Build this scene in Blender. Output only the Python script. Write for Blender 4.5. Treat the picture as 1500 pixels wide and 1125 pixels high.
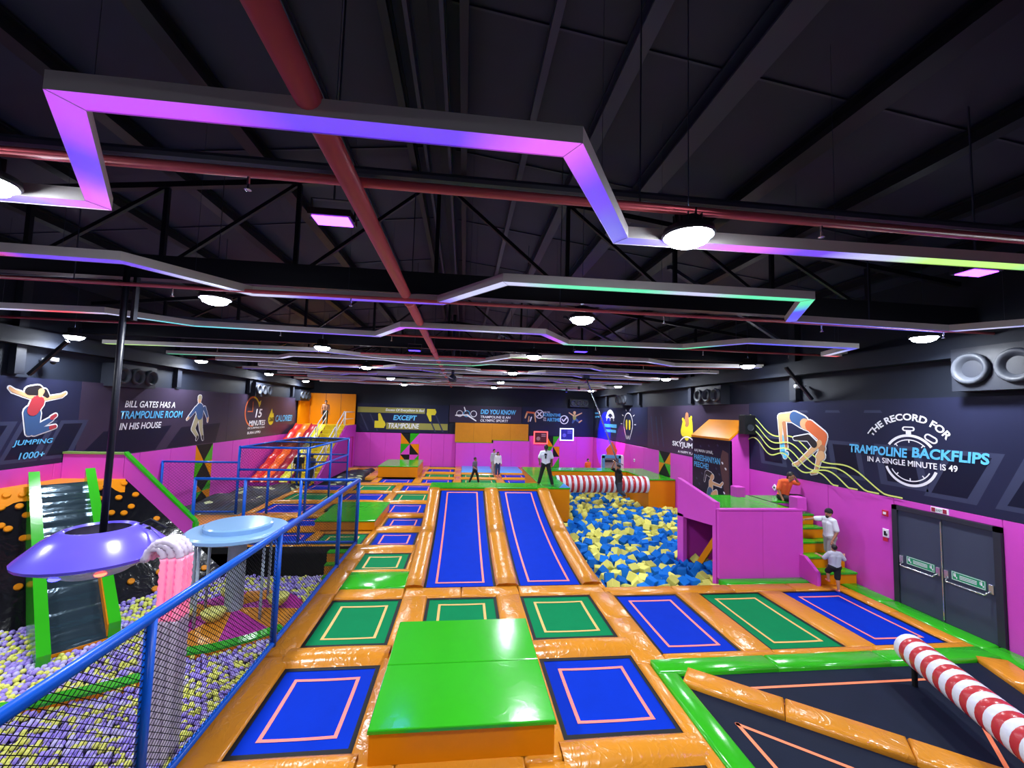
import bpy, math, random
import numpy as np
from mathutils import Vector, Matrix

for o in list(bpy.data.objects):
    bpy.data.objects.remove(o)
S = bpy.context.scene
COL = S.collection
random.seed(7)
RNG = np.random.default_rng(11)

# ------------------------------------------------------------------ camera
CAM_H = 4.3
yaw, pit, roll = (math.radians(a) for a in (6.5086, 3.8962, 1.5954))
fwd = Vector((math.sin(yaw)*math.cos(pit), math.cos(yaw)*math.cos(pit), math.sin(pit)))
rgt = Vector((math.cos(yaw), -math.sin(yaw), 0))
upv = rgt.cross(fwd)
r2 = rgt*math.cos(roll) + upv*math.sin(roll)
u2 = -rgt*math.sin(roll) + upv*math.cos(roll)
cam_d = bpy.data.cameras.new('camera')
cam_d.sensor_width = 36; cam_d.sensor_fit = 'HORIZONTAL'
cam_d.lens = 610.64/1500*36
cam_d.clip_start = 0.05; cam_d.clip_end = 200
cam = bpy.data.objects.new('camera', cam_d); COL.objects.link(cam)
m3 = Matrix((r2, u2, -fwd)).transposed()
cam.matrix_world = Matrix.Translation((0, 0, CAM_H)) @ m3.to_4x4()
S.camera = cam

# ------------------------------------------------------------------ world, exposure
w = bpy.data.worlds.new('world'); S.world = w; w.use_nodes = True
w.node_tree.nodes['Background'].inputs[0].default_value = (0.05, 0.06, 0.09, 1)
w.node_tree.nodes['Background'].inputs[1].default_value = 0.3
S.view_settings.view_transform = 'Standard'
S.view_settings.look = 'None'
S.view_settings.gamma = 1
S.view_settings.exposure = -0.33
S.view_settings.use_curve_mapping = False

LAMP_W = 195          # watts of one high-bay lamp
WALL_L, WALL_R, WALL_F, WALL_N = -11.7, 10.61, 33.3, -4.0
LEDZ = 6.1

# ------------------------------------------------------------------ helpers
def lin(c):
    return tuple(((v/255)/12.92 if v/255 <= 0.04045 else ((v/255+0.055)/1.055)**2.4) for v in c[:3]) + (1.0,)

MATS = {}
def mat(name, rgb=None, rough=0.5, spec=0.5, metal=0.0, bump=0.0, bscale=6.0, var=0.0, emit=None, estr=0.0,
        coat=0.0, trans=0.0, alpha=1.0, stretch=None, vscale=3.0, ridge=False):
    if name in MATS: return MATS[name]
    m = bpy.data.materials.new(name); m.use_nodes = True
    nt = m.node_tree; b = nt.nodes['Principled BSDF']
    b.inputs['Base Color'].default_value = lin(rgb)
    b.inputs['Roughness'].default_value = rough
    b.inputs['Specular IOR Level'].default_value = spec
    b.inputs['Metallic'].default_value = metal
    b.inputs['Coat Weight'].default_value = coat
    b.inputs['Coat Roughness'].default_value = 0.12
    b.inputs['Transmission Weight'].default_value = trans
    b.inputs['Alpha'].default_value = alpha
    if emit is not None:
        b.inputs['Emission Color'].default_value = lin(emit); b.inputs['Emission Strength'].default_value = estr
    if bump or var:
        g = nt.nodes.new('ShaderNodeNewGeometry')
        mp = nt.nodes.new('ShaderNodeMapping')
        if stretch: mp.inputs['Scale'].default_value = stretch
        nt.links.new(g.outputs['Position'], mp.inputs['Vector'])
    if bump:
        n = nt.nodes.new('ShaderNodeTexNoise'); n.inputs['Scale'].default_value = bscale
        n.inputs['Detail'].default_value = 3; n.inputs['Distortion'].default_value = 0.6
        nt.links.new(mp.outputs[0], n.inputs['Vector'])
        bp = nt.nodes.new('ShaderNodeBump'); bp.inputs['Strength'].default_value = bump; bp.inputs['Distance'].default_value = 0.05
        src = n.outputs['Fac']
        if ridge:
            m1 = nt.nodes.new('ShaderNodeMath'); m1.operation = 'SUBTRACT'; m1.inputs[1].default_value = 0.5; nt.links.new(src, m1.inputs[0])
            m2 = nt.nodes.new('ShaderNodeMath'); m2.operation = 'ABSOLUTE'; nt.links.new(m1.outputs[0], m2.inputs[0])
            m4 = nt.nodes.new('ShaderNodeMath'); m4.operation = 'MINIMUM'; m4.inputs[1].default_value = 0.09; nt.links.new(m2.outputs[0], m4.inputs[0]); src = m4.outputs[0]
            bp.invert = True
        nt.links.new(src, bp.inputs['Height']); nt.links.new(bp.outputs[0], b.inputs['Normal'])
    if var:
        n2 = nt.nodes.new('ShaderNodeTexNoise'); n2.inputs['Scale'].default_value = vscale; n2.inputs['Detail'].default_value = 4
        nt.links.new(mp.outputs[0], n2.inputs['Vector'])
        mx = nt.nodes.new('ShaderNodeMix'); mx.data_type = 'RGBA'
        c = lin(rgb)
        mx.inputs['A'].default_value = tuple(max(0, v*(1-var)) for v in c[:3]) + (1,)
        mx.inputs['B'].default_value = tuple(min(1, v*(1+var)) for v in c[:3]) + (1,)
        nt.links.new(n2.outputs['Fac'], mx.inputs['Factor']); nt.links.new(mx.outputs['Result'], b.inputs['Base Color'])
    MATS[name] = m
    return m

def col_attr_emit(name, strength):
    m = bpy.data.materials.new(name); m.use_nodes = True; nt = m.node_tree
    b = nt.nodes['Principled BSDF']; a = nt.nodes.new('ShaderNodeAttribute'); a.attribute_name = 'Col'
    b.inputs['Base Color'].default_value = (0.5, 0.5, 0.5, 1)
    nt.links.new(a.outputs['Color'], b.inputs['Emission Color']); b.inputs['Emission Strength'].default_value = strength
    return m

class MB:
    def __init__(s): s.v = []; s.f = []; s.m = []
    def add(s, vs, fs, mi=0):
        o = len(s.v); s.v += [tuple(p) for p in vs]; s.f += [tuple(i+o for i in f) for f in fs]; s.m += [mi]*len(fs); return s
    def box(s, x0, x1, y0, y1, z0, z1, mi=0):
        return s.add([(x0,y0,z0),(x1,y0,z0),(x1,y1,z0),(x0,y1,z0),(x0,y0,z1),(x1,y0,z1),(x1,y1,z1),(x0,y1,z1)],
              [(0,3,2,1),(4,5,6,7),(0,1,5,4),(1,2,6,5),(2,3,7,6),(3,0,4,7)], mi)
    def prism(s, poly, z0, z1, mi=0):
        n = len(poly)
        return s.add([(x,y,z0) for x,y in poly]+[(x,y,z1) for x,y in poly],
              [tuple(range(n-1,-1,-1)), tuple(range(n,2*n))]+[(i,(i+1)%n,n+(i+1)%n,n+i) for i in range(n)], mi)
    def extrude(s, poly3, d, mi=0):
        """closed polygon of 3-D points pushed along vector d"""
        n = len(poly3); d = Vector(d)
        return s.add([tuple(p) for p in poly3]+[tuple(Vector(p)+d) for p in poly3],
              [tuple(range(n-1,-1,-1)), tuple(range(n,2*n))]+[(i,(i+1)%n,n+(i+1)%n,n+i) for i in range(n)], mi)
    def quad(s, a, b, c, d, mi=0): return s.add([a,b,c,d], [(0,1,2,3)], mi)
    def cushion(s, poly, z0, z1, r, mi=0):
        """padded slab on a convex polygon: upright sides, rounded shoulder, flat top"""
        c = Vector((sum(p[0] for p in poly)/len(poly), sum(p[1] for p in poly)/len(poly)))
        n = len(poly)
        def inset(d):
            out = []
            for i in range(n):
                p, a, b = Vector(poly[i]), Vector(poly[i-1]), Vector(poly[(i+1)%n])
                e1 = (p-a).normalized(); e2 = (b-p).normalized()
                n1 = Vector((-e1.y, e1.x)); n2 = Vector((-e2.y, e2.x))
                if (c-p).dot(n1) < 0: n1 = -n1
                if (c-p).dot(n2) < 0: n2 = -n2
                k = n1+n2; k = k/max(0.3, k.dot(n1))
                out.append(p+k*d)
            return out
        rings = [(0, z0), (0, z1-r), (r*0.35, z1-r*0.3), (r, z1)]
        vs = []
        for d, z in rings: vs += [(q.x, q.y, z) for q in inset(d)]
        fs = []
        for k in range(len(rings)-1):
            for i in range(n): fs.append((k*n+i, k*n+(i+1)%n, (k+1)*n+(i+1)%n, (k+1)*n+i))
        fs.append(tuple(range((len(rings)-1)*n, len(rings)*n)))
        return s.add(vs, fs, mi)
    def cush(s, x0, x1, y0, y1, z0, z1, r=0.04, mi=0):
        return s.cushion([(x0,y0),(x1,y0),(x1,y1),(x0,y1)], z0, z1, r, mi)
    def tube(s, path, r, n=8, mi=0, cap=True, closed=False):
        path = [Vector(p) for p in path]; k = len(path)
        rs = r if isinstance(r, (list, tuple)) else [r]*k
        vs = []; ref = None
        for i, p in enumerate(path):
            if closed: t = (path[(i+1)%k]-path[i-1]).normalized()
            else: t = (path[min(i+1,k-1)]-path[max(i-1,0)]).normalized()
            if ref is None:
                ref = Vector((0,0,1)) if abs(t.z) < 0.9 else Vector((1,0,0))
            a = ref - t*ref.dot(t)
            if a.length < 1e-5: a = t.orthogonal()
            a.normalize(); b = t.cross(a); ref = a
            for j in range(n):
                q = 2*math.pi*j/n
                vs.append(p + (a*math.cos(q)+b*math.sin(q))*rs[i])
        fs = []
        for i in range(k if closed else k-1):
            i2 = (i+1) % k
            for j in range(n): fs.append((i*n+j, i*n+(j+1)%n, i2*n+(j+1)%n, i2*n+j))
        if cap and not closed: fs += [tuple(range(n-1,-1,-1)), tuple(range((k-1)*n, k*n))]
        return s.add(vs, fs, mi)
    def lathe(s, prof, c=(0,0,0), n=32, mi=0, mfun=None):
        vs = []; fs = []
        for r, z in prof:
            for j in range(n):
                q = 2*math.pi*j/n; vs.append((c[0]+r*math.cos(q), c[1]+r*math.sin(q), c[2]+z))
        for i in range(len(prof)-1):
            for j in range(n): fs.append((i*n+j, i*n+(j+1)%n, (i+1)*n+(j+1)%n, (i+1)*n+j))
        return s.add(vs, fs, mi)
    def ball(s, c, r, n=10, k=7, mi=0, sc=(1,1,1)):
        prof = []
        vs = []; fs = []
        for i in range(k+1):
            a = math.pi*i/k
            for j in range(n):
                q = 2*math.pi*j/n
                vs.append((c[0]+r*sc[0]*math.sin(a)*math.cos(q), c[1]+r*sc[1]*math.sin(a)*math.sin(q), c[2]+r*sc[2]*math.cos(a)))
        for i in range(k):
            for j in range(n): fs.append((i*n+j, (i+1)*n+j, (i+1)*n+(j+1)%n, i*n+(j+1)%n))
        return s.add(vs, fs, mi)
    def bar(s, a, b, wdt, hgt=None, mi=0):
        """square bar between two points"""
        a, b = Vector(a), Vector(b); hgt = hgt or wdt
        t = (b-a).normalized(); ref = Vector((0,0,1)) if abs(t.z) < 0.95 else Vector((0,1,0))
        x = t.cross(ref).normalized()*wdt/2; y = x.cross(t).normalized()*hgt/2
        return s.add([a-x-y,a+x-y,a+x+y,a-x+y,b-x-y,b+x-y,b+x+y,b-x+y],
                     [(0,3,2,1),(4,5,6,7),(0,1,5,4),(1,2,6,5),(2,3,7,6),(3,0,4,7)], mi)
    def mesh(s, name, mats, smooth=False):
        me = bpy.data.meshes.new(name); me.from_pydata([tuple(p) for p in s.v], [], s.f)
        for m in (mats if isinstance(mats, (list, tuple)) else [mats]): me.materials.append(m)
        if any(s.m): me.polygons.foreach_set('material_index', s.m)
        if smooth: me.polygons.foreach_set('use_smooth', [True]*len(s.f))
        me.update(); return me
    def build(s, name, mats, parent=None, smooth=False, loc=None):
        return obj(name, s.mesh(name, mats, smooth), parent, loc)

def obj(name, me, parent=None, loc=None):
    o = bpy.data.objects.new(name, me); COL.objects.link(o)
    if loc is not None: o.location = loc
    if parent is not None: o.parent = parent
    return o
def tag(o, label, cat, group=None, kind=None):
    o['label'] = label; o['category'] = cat
    if group: o['group'] = group
    if kind: o['kind'] = kind
    return o
def thing(name, label, cat, loc=(0,0,0), rz=0, group=None):
    o = bpy.data.objects.new(name, None); COL.objects.link(o)
    o.location = loc; o.rotation_euler = (0,0,rz); o.empty_display_size = 0.1
    return tag(o, label, cat, group)
def struct(o):
    o['kind'] = 'structure'; return o
def smooth_sharp(me, ang=35):
    me.polygons.foreach_set('use_smooth', [True]*len(me.polygons))
    try: me.set_sharp_from_angle(angle=math.radians(ang))
    except Exception: pass
ORD = ['first','second','third','fourth','fifth','sixth','seventh','eighth','ninth','tenth','eleventh','twelfth']

# ------------------------------------------------------------------ materials
ORANGE = mat('vinyl_orange', (208,134,36), 0.2, 0.5, bump=0.6, bscale=5, var=0.08, stretch=(1,.7,1), ridge=True)
ORANGE_F = mat('vinyl_orange_flat', (226,136,2), 0.4, 0.25, bump=0.06, bscale=3, var=0.04)
LIME = mat('vinyl_lime', (48,168,28), 0.16, 0.5, bump=0.1, bscale=2.5, ridge=True, var=0.04)
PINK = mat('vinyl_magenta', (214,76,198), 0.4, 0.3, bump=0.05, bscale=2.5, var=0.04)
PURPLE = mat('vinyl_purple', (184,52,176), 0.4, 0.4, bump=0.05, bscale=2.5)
BLUEBED = mat('mat_blue', (0,46,178), 0.65, 0.05, var=0.1, bump=0.05, bscale=60)
GREENBED = mat('mat_green', (0,122,72), 0.65, 0.06, var=0.08, bump=0.05, bscale=60)
REDBED = mat('mat_maroon', (80,28,34), 0.5, 0.3, var=0.08)
BLACKBED = mat('mat_black', (20,28,46), 0.6, 0.1, var=0.2, bump=0.05, bscale=60)
GAP = mat('spring_cover_black', (8,10,16), 0.6, 0.3)
LINEPINK = mat('line_pink', (250,128,118), 0.5)
LINESAND = mat('line_sand', (228,178,98), 0.5)
LINEORANGE = mat('line_orange', (248,130,84), 0.5)
SKYPAD = mat('vinyl_skyblue', (74,160,232), 0.3, bump=0.06)
BLUEP = mat('steel_blue_paint', (2,86,200), 0.32, 0.35)
NETBLK = mat('net_black', (14,15,20), 0.8, 0.2)
CHAR = mat('charcoal_paint', (38,42,54), 0.5, 0.4, var=0.08)
UPPER = mat('upper_wall_dark', (26,32,46), 0.6, 0.3, var=0.1)
ROOF = mat('roof_sheet_dark', (42,46,70), 0.5, 0.35, var=0.12)
STEEL = mat('roof_steel_black', (20,22,34), 0.4, 0.45)
STEELG = mat('roof_steel_grey', (58,62,84), 0.4, 0.45)
REDPIPE = mat('pipe_red_paint', (232,104,114), 0.35, 0.5, var=0.08)
ALU = mat('aluminium', (225,218,215), 0.45, 0.5, metal=0.0)
CHROME = mat('chrome', (205,208,215), 0.2, 0.5, metal=0.9)
WHITE = mat('white_paint', (235,235,238), 0.4)
BLACKV = mat('vinyl_black', (18,18,24), 0.16, 0.6, bump=0.3, bscale=4)
DRAPE = mat('black_drape', (12,12,17), 0.7, 0.3, bump=0.3, bscale=5)
YELLOWV = mat('vinyl_yellow', (230,205,30), 0.35, bump=0.05)
REDV = mat('vinyl_red', (215,42,36), 0.3, bump=0.05)
CRIMSON = mat('vinyl_crimson', (165,30,50), 0.3)
MURAL = mat('mural_print_dark', (37,40,66), 0.3, 0.2, var=0.25, vscale=0.5)
MURAL2 = mat('mural_print_slate', (58,63,90), 0.3, 0.2)
MURAL3 = mat('mural_print_deep', (24,27,47), 0.3, 0.2)
MURALB = mat('mural_print_brown', (60,51,72), 0.3, 0.2, var=0.25, vscale=0.5)
INKW = mat('print_white', (236,236,245), 0.5)
INKB = mat('print_skyblue', (92,190,245), 0.5)
INKY = mat('print_yellow', (230,212,40), 0.5)
INKO = mat('print_orange', (214,104,58), 0.5)
INKS = mat('print_skin', (216,166,120), 0.5)
INKS2 = mat('print_skin_shade', (176,118,82), 0.5)
INKN = mat('print_navy', (52,84,132), 0.5)
INKD = mat('print_dark', (30,24,30), 0.5)
INKR = mat('print_red', (172,52,62), 0.5)
INKG = mat('print_olive', (150,146,70), 0.4)
INKL = mat('print_lime_line', (222,232,120), 0.5)
INKK = mat('print_khaki', (176,166,132), 0.5)
# ================================================================== room shell
# main deck slab (pads and trampolines lie on it), pits are cut out of it
floor = struct(MB().prism([(-3.3,WALL_N),(WALL_R,WALL_N),(WALL_R,10.45),(3.6,10.45),(3.6,17.4),(4.6,17.4),(4.6,24.0),
        (WALL_R,24.0),(WALL_R,WALL_F),(WALL_L,WALL_F),(WALL_L,13.85),(-3.3,13.85)], -0.9, -0.22).build('floor', GAP))
pit_f = struct(MB().box(WALL_L,-3.3,WALL_N,13.85,-1.7,-1.5).build('floor_ball_pit', DRAPE))
pit_g = struct(MB().box(3.6,WALL_R,10.45,24.0,-1.7,-1.5).build('floor_foam_pit', DRAPE))
# black drapes on the pit sides
struct(MB().box(WALL_L,-3.3,13.85,13.95,-1.5,-0.03).build('wall_pit_end', DRAPE))
struct(MB().box(-3.36,-3.3,WALL_N,13.85,-1.5,-0.05).build('wall_pit_side', DRAPE))
fs = MB(); fs.box(3.55,3.6,10.5,17.4,-1.5,-0.2); fs.box(3.6,WALL_R,10.40,10.45,-1.5,-0.1); fs.box(4.6,WALL_R,24.0,24.05,-1.5,-0.1)
struct(fs.build('wall_foam_pit', DRAPE))

def pad(parent, x0, x1, y0, y1, z1=0.0, z0=-0.2, r=0.05, m=ORANGE, name='floor_pad'):
    return MB().cush(x0,x1,y0,y1,z0,z1,r).build(name, m, parent, smooth=True)
def padp(parent, poly, z1=0.0, z0=-0.2, r=0.05, m=ORANGE, name='floor_pad'):
    return MB().cushion(poly,z0,z1,r).build(name, m, parent, smooth=True)

# ------------------------------------------------------------------ walls
TH = 0.3
wl = struct(MB().box(WALL_L-TH,WALL_L-0.1,WALL_N,WALL_F+TH,-1.7,7.85).build('wall_left', UPPER))
wr = struct(MB().box(WALL_R+0.1,WALL_R+TH,WALL_N,WALL_F+TH,-1.7,7.85).build('wall_right', UPPER))
wf = struct(MB().prism([(WALL_L-0.1,WALL_F+0.1),(WALL_R+0.1,WALL_F+0.1),(WALL_R+0.1,WALL_F+TH),(WALL_L-0.1,WALL_F+TH)],-1.0,7.85).build('wall_far', UPPER))
MB().extrude([(WALL_L-0.1,WALL_F+0.1,7.85),(WALL_R+0.1,WALL_F+0.1,7.85),(-0.6,WALL_F+0.1,9.2)],(0,0.2,0)).build('gable_sheet', UPPER, wf)
wn = struct(MB().box(WALL_L-0.1,WALL_R+0.1,WALL_N-TH,WALL_N,-1.7,9.3).build('wall_near', UPPER))

def wall_panels_y(parent, X, sgn, y0, y1, z0, z1, step, skip=(), m=PINK):
    n = max(1, round((y1-y0)/step)); st = (y1-y0)/n
    for i in range(n):
        a, b = y0+i*st, y0+(i+1)*st
        mb = MB(); xs = sorted((X-sgn*0.1, X)); 
        g = 0.008; d = 0.012
        mb.add([(X-sgn*0.1,a,z0),(X-sgn*0.1,b,z0),(X-sgn*0.1,b,z1),(X-sgn*0.1,a,z1),
                (X-sgn*d,a+g*.3,z0),(X-sgn*d,b-g*.3,z0),(X-sgn*d,b-g*.3,z1),(X-sgn*d,a+g*.3,z1),
                (X,a+g+.012,z0+.012),(X,b-g-.012,z0+.012),(X,b-g-.012,z1-.012),(X,a+g+.012,z1-.012)],
               [(0,1,5,4),(1,2,6,5),(2,3,7,6),(3,0,4,7),(4,5,9,8),(5,6,10,9),(6,7,11,10),(7,4,8,11),(8,9,10,11)])
        mb.build('wall_panel', m, parent)
def wall_panels_x(parent, Y, x0, x1, z0, z1, step, m=PINK):
    n = max(1, round((x1-x0)/step)); st = (x1-x0)/n
    for i in range(n):
        a, b = x0+i*st, x0+(i+1)*st; g = 0.01; d = 0.012
        MB().add([(a,Y+.1,z0),(b,Y+.1,z0),(b,Y+.1,z1),(a,Y+.1,z1),(a+g*.3,Y+d,z0),(b-g*.3,Y+d,z0),(b-g*.3,Y+d,z1),(a+g*.3,Y+d,z1),
                (a+g+.012,Y,z0+.012),(b-g-.012,Y,z0+.012),(b-g-.012,Y,z1-.012),(a+g+.012,Y,z1-.012)],
               [(0,1,5,4),(1,2,6,5),(2,3,7,6),(3,0,4,7),(4,5,9,8),(5,6,10,9),(6,7,11,10),(7,4,8,11),(8,9,10,11)]).build('wall_panel', m, parent)

ZP = 2.46      # top of the padded magenta dado
wall_panels_y(wl, WALL_L, 1, -4, 12.0, -1.5, ZP, 2.0)
wall_panels_y(wl, WALL_L, 1, 12.0, 20.1, -0.2, ZP, 1.65)
wall_panels_y(wl, WALL_L, 1, 21.35, WALL_F, -0.2, ZP, 1.7)
wall_panels_y(wr, WALL_R, -1, -4, 7.2, -0.2, ZP, 1.8)
wall_panels_y(wr, WALL_R, -1, 7.2, 9.3, 2.3, ZP, 2.1)
wall_panels_y(wr, WALL_R, -1, 9.3, 20.5, -1.5, ZP, 1.9)
wall_panels_y(wr, WALL_R, -1, 21.75, WALL_F, -1.5, ZP, 1.9)
wall_panels_x(wf, WALL_F, -8.2, -4.75, -0.2, ZP, 1.2)
wall_panels_x(wf, WALL_F, -3.35, -0.5, -0.2, ZP, 1.0)
wall_panels_x(wf, WALL_F, 5.3, 6.75, -0.2, ZP, 1.4)
wall_panels_x(wf, WALL_F, 7.8, WALL_R, -0.2, ZP, 1.4)

# triangle patchwork columns in the dado: black, orange, lime and magenta triangles
def tri_column(parent, frame, u0, u1, z0, z1, flip=False, tall=1):
    um = (u0+u1)/2; rows = 2 if tall == 2 else 1
    H = (z1-z0)/3
    BL, ORG, GRN, MG = GAP, ORANGE_F, LIME, PINK
    pat = [  # per third: left cell (upper-left tri, lower-right tri), right cell
        [((BL, ORG), 'd'), ((GRN, MG), 'u')],
        [((GRN, MG), 'u'), ((ORG, BL), 'd2')],
        [((BL, ORG), 'd'), ((MG, GRN), 'u')]]
    for k in range(3):
        zt = z1-k*H; zb = zt-H
        for c in range(2):
            a, b = (u0, um) if c == 0 else (um, u1)
            (m1, m2), t = pat[k][c]
            if t == 'd' or t == 'd2':      # diagonal from top-left to bottom-right
                t1 = [(a,zt),(b,zt),(b,zb)]; t2 = [(a,zt),(b,zb),(a,zb)]
            else:
                t1 = [(a,zt),(b,zt),(a,zb)]; t2 = [(b,zt),(b,zb),(a,zb)]
            for tr, mm in ((t1, m1), (t2, m2)):
                cu = sum(p[0] for p in tr)/3; cz = sum(p[1] for p in tr)/3
                q = [(cu+(p[0]-cu)*.985, cz+(p[1]-cz)*.985) for p in tr]
                p0 = [frame(u,z,-0.08) for u,z in q]; dv = Vector(frame(cu,cz,0.0))-Vector(frame(cu,cz,-0.08))
                MB().extrude(p0, dv).build('triangle_panel', mm, parent)
FL = lambda u,z,d=0: (WALL_L+d, u, z)
FR = lambda u,z,d=0: (WALL_R-d, u, z)
FF = lambda u,z,d=0: (u, WALL_F-d, z)
def tall_tri(parent, frame, u0, u1, z0, z1, left_first=True):
    """three-strip column as seen on the side walls: slim triangles, black hourglass in the middle"""
    um = (u0+u1)/2; zm = (z0+z1)/2; q1 = z0+(z1-z0)*.5
    tris = [([(u0,z1),(u0,zm),(um,zm)], ORANGE_F), ([(u0,z1),(u1,z1),(um,zm)], GAP), ([(u1,z1),(um,zm),(u1,zm)], LIME),
            ([(u0,zm),(um,zm),(u0,z0)], LIME), ([(um,zm),(u1,zm),(u1,z0)], ORANGE_F), ([(um,zm),(u1,z0),(u0,z0)], GAP)]
    for tr, mm in tris:
        cu = sum(p[0] for p in tr)/3; cz = sum(p[1] for p in tr)/3
        q = [(cu+(p[0]-cu)*.985, cz+(p[1]-cz)*.985) for p in tr]
        p0 = [frame(u,z,-0.08) for u,z in q]; dv = Vector(frame(cu,cz,0.0))-Vector(frame(cu,cz,-0.08))
        MB().extrude(p0, dv).build('triangle_panel', mm, parent)
tall_tri(wl, FL, 20.1, 21.35, 0.9, ZP); tall_tri(wl, FL, 20.1, 21.35, -0.2, 0.9)
tall_tri(wr, FR, 20.5, 21.75, 1.25, ZP); tall_tri(wr, FR, 20.5, 21.75, 0.0, 1.25)
tri_column(wf, FF, -4.75, -3.35, 0.0, ZP)
tri_column(wf, FF, 6.75, 7.8, 0.0, ZP)

# ------------------------------------------------------------------ roof
RX, RZ, EZ = -0.6, 9.1, 7.7
ceil = struct(MB().extrude([(WALL_L-.3,WALL_N-.3,EZ),(RX,WALL_N-.3,RZ),(WALL_R+.3,WALL_N-.3,EZ),(WALL_R+.3,WALL_N-.3,EZ+.15),(RX,WALL_N-.3,RZ+.15),(WALL_L-.3,WALL_N-.3,EZ+.15)],(0,WALL_F-WALL_N+.6,0)).build('ceiling', ROOF))
def roofz(x): return RZ-(RZ-EZ)*abs(x-RX)/((RX-WALL_L+.3) if x < RX else (WALL_R+.3-RX))
for x, wd, dp, mm in [(-10.3,.2,.22,STEEL),(-8.6,.2,.22,STEEL),(-6.9,.2,.22,STEEL),(-5.2,.22,.24,STEEL),(-3.6,.22,.24,STEEL),(-2.2,.1,.14,STEELG),
                  (-1.05,.1,.3,STEEL),(-0.8,.05,.34,STEELG),(-0.4,.05,.34,STEELG),(-0.15,.1,.3,STEEL),(0.9,.1,.14,STEELG),(1.9,.2,.22,STEELG),(3.2,.34,.26,STEELG),(4.9,.3,.24,STEEL),(6.6,.2,.22,STEEL),(8.2,.2,.22,STEEL),(9.6,.2,.22,STEEL)]:
    z = roofz(x)-0.02
    # I-section purlin running the length of the hall
    p = MB(); p.box(x-wd/2,x+wd/2,WALL_N,WALL_F,z-dp,z-dp+.03); p.box(x-.015,x+.015,WALL_N,WALL_F,z-dp+.03,z-.03); p.box(x-wd/2,x+wd/2,WALL_N,WALL_F,z-.03,z)
    p.build('purlin', mm, ceil)
# joints of the roof sheets across the hall
for y in np.arange(-1, 33, 2.8):
    for s_ in (-1, 1):
        xe = WALL_L if s_ < 0 else WALL_R
        MB().bar((RX+s_*.3,y,roofz(RX+s_*.3)-.015),(xe,y,roofz(xe)-.015),.03,.02).build('sheet_joint', STEELG, ceil)

def truss(y, zc=6.5, big=False):
    t = thing('roof_truss', 'x', 'truss', (0,y,zc)); t['kind'] = 'structure'
    del t['label']; del t['category']
    for a in (0,):
        MB().box(WALL_L,WALL_R,-.06,.06,-.05,.05).build('bottom_chord', STEEL, t)
        MB().bar((WALL_L,0,roofz(WALL_L)-.4-zc),(RX,0,roofz(RX)-.42-zc),.12,.1).build('top_chord', STEEL, t)
        MB().bar((WALL_R,0,roofz(WALL_R)-.4-zc),(RX,0,roofz(RX)-.42-zc),.12,.1).build('top_chord', STEEL, t)
    xs = [-9.6,-7.4,-5.3,-3.1,-0.6,1.9,4.1,6.2,8.4]
    for i, x in enumerate(xs):
        zt = max(.1, roofz(x)-.42-zc)
        MB().box(x-.035,x+.035,-.035,.035,0,zt).build('web_post', STEEL, t)
        if i < len(xs)-1:
            x2 = xs[i+1]; z2 = max(.1, roofz(x2)-.42-zc)
            a, b = ((x,0,0),(x2,0,z2)) if x2 <= RX+.1 else ((x,0,zt),(x2,0,0))
            MB().bar(a,b,.06).build('web_diagonal', STEEL, t)
    return t
for y in (7.75, 14.35, 20.6, 26.6): truss(y, 6.6)
# deep cross beams
for y in (7.55, 14.15, 20.4, 26.4):
    struct(MB().box(WALL_L,WALL_R,y-.1,y+.1,6.36,6.76).build('roof_beam', STEEL))
# sway braces
for a, b in [((-9,12,6.6),(-3,18,7.6)),((3,12.5,7.3),(8,17,6.6)),((-8.5,8.5,6.6),(-4,11.0,7.4)),((4,7.8,7.3),(9,11,6.6)),((1.5,18,7.7),(7,23,6.7)),((-3,18,7.5),(-8,23,6.6))]:
    struct(MB().bar(a,b,.08).build('sway_brace', STEELG))

# ================================================================== lamps
LAMPX = [-10.9, -4.25, 2.14, 9.4]; LAMPY = [-1.6, 3.78, 7.5, 12.9, 18.6, 24.7, 30.2]
LENS = mat('lamp_lens', (240,245,255), 0.4, emit=(235,243,255), estr=90)
HOUS = mat('lamp_housing', (60,62,70), 0.4, metal=0.5)
ld = bpy.data.lights.new('high_bay_light','AREA'); ld.shape = 'DISK'; ld.size = 0.44; ld.energy = LAMP_W; ld.color = (0.90,0.95,1.0); ld.spread = math.radians(165)
lens_me = MB().lathe([(0.001,-.09),(0.11,-.082),(0.18,-.05),(0.21,0.0),(0.215,0.03)], n=24).mesh('lens', LENS)
h = MB(); h.lathe([(0.235,0.0),(0.25,0.02),(0.24,0.07),(0.13,0.1),(0.11,0.24),(0.03,0.27)], n=24)
for k in range(12):
    a = k*math.pi/6; h.bar((.1*math.cos(a),.1*math.sin(a),.17),(.145*math.cos(a),.145*math.sin(a),.17),.012,.13)
hous_me = h.mesh('housing', HOUS); smooth_sharp(hous_me)
for j, y in enumerate(LAMPY):
    for i, x in enumerate(LAMPX):
        if j == 0 and i in (0,3): continue  # first row is added out of view to light the near court
        if j == 1 and i == 1: x = -4.02
        t = thing('high_bay_lamp', 'x', 'lamp', (x,y,LEDZ-0.03), 0, 'round high-bay lamps under the roof')
        if j == 0: t['label'] = 'added unseen high-bay lamp behind the viewer, %s of the pair' % ('left' if i == 1 else 'right')
        else: t['label'] = 'round white high-bay lamp, %s row from the viewer, %s' % (ORD[j-1], ['against the left wall','second from the left wall','third from the left wall','against the right wall'][i])
        obj('lens', lens_me, t); obj('housing', hous_me, t)
        zr = roofz(x)-LEDZ
        MB().box(-.004,.004,-.004,.004,.25,zr).build('hanger', STEELG, t)
        lo = bpy.data.objects.new('lamp_light', ld); COL.objects.link(lo); lo.parent = t; lo.location = (0,0,-0.1)

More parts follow.
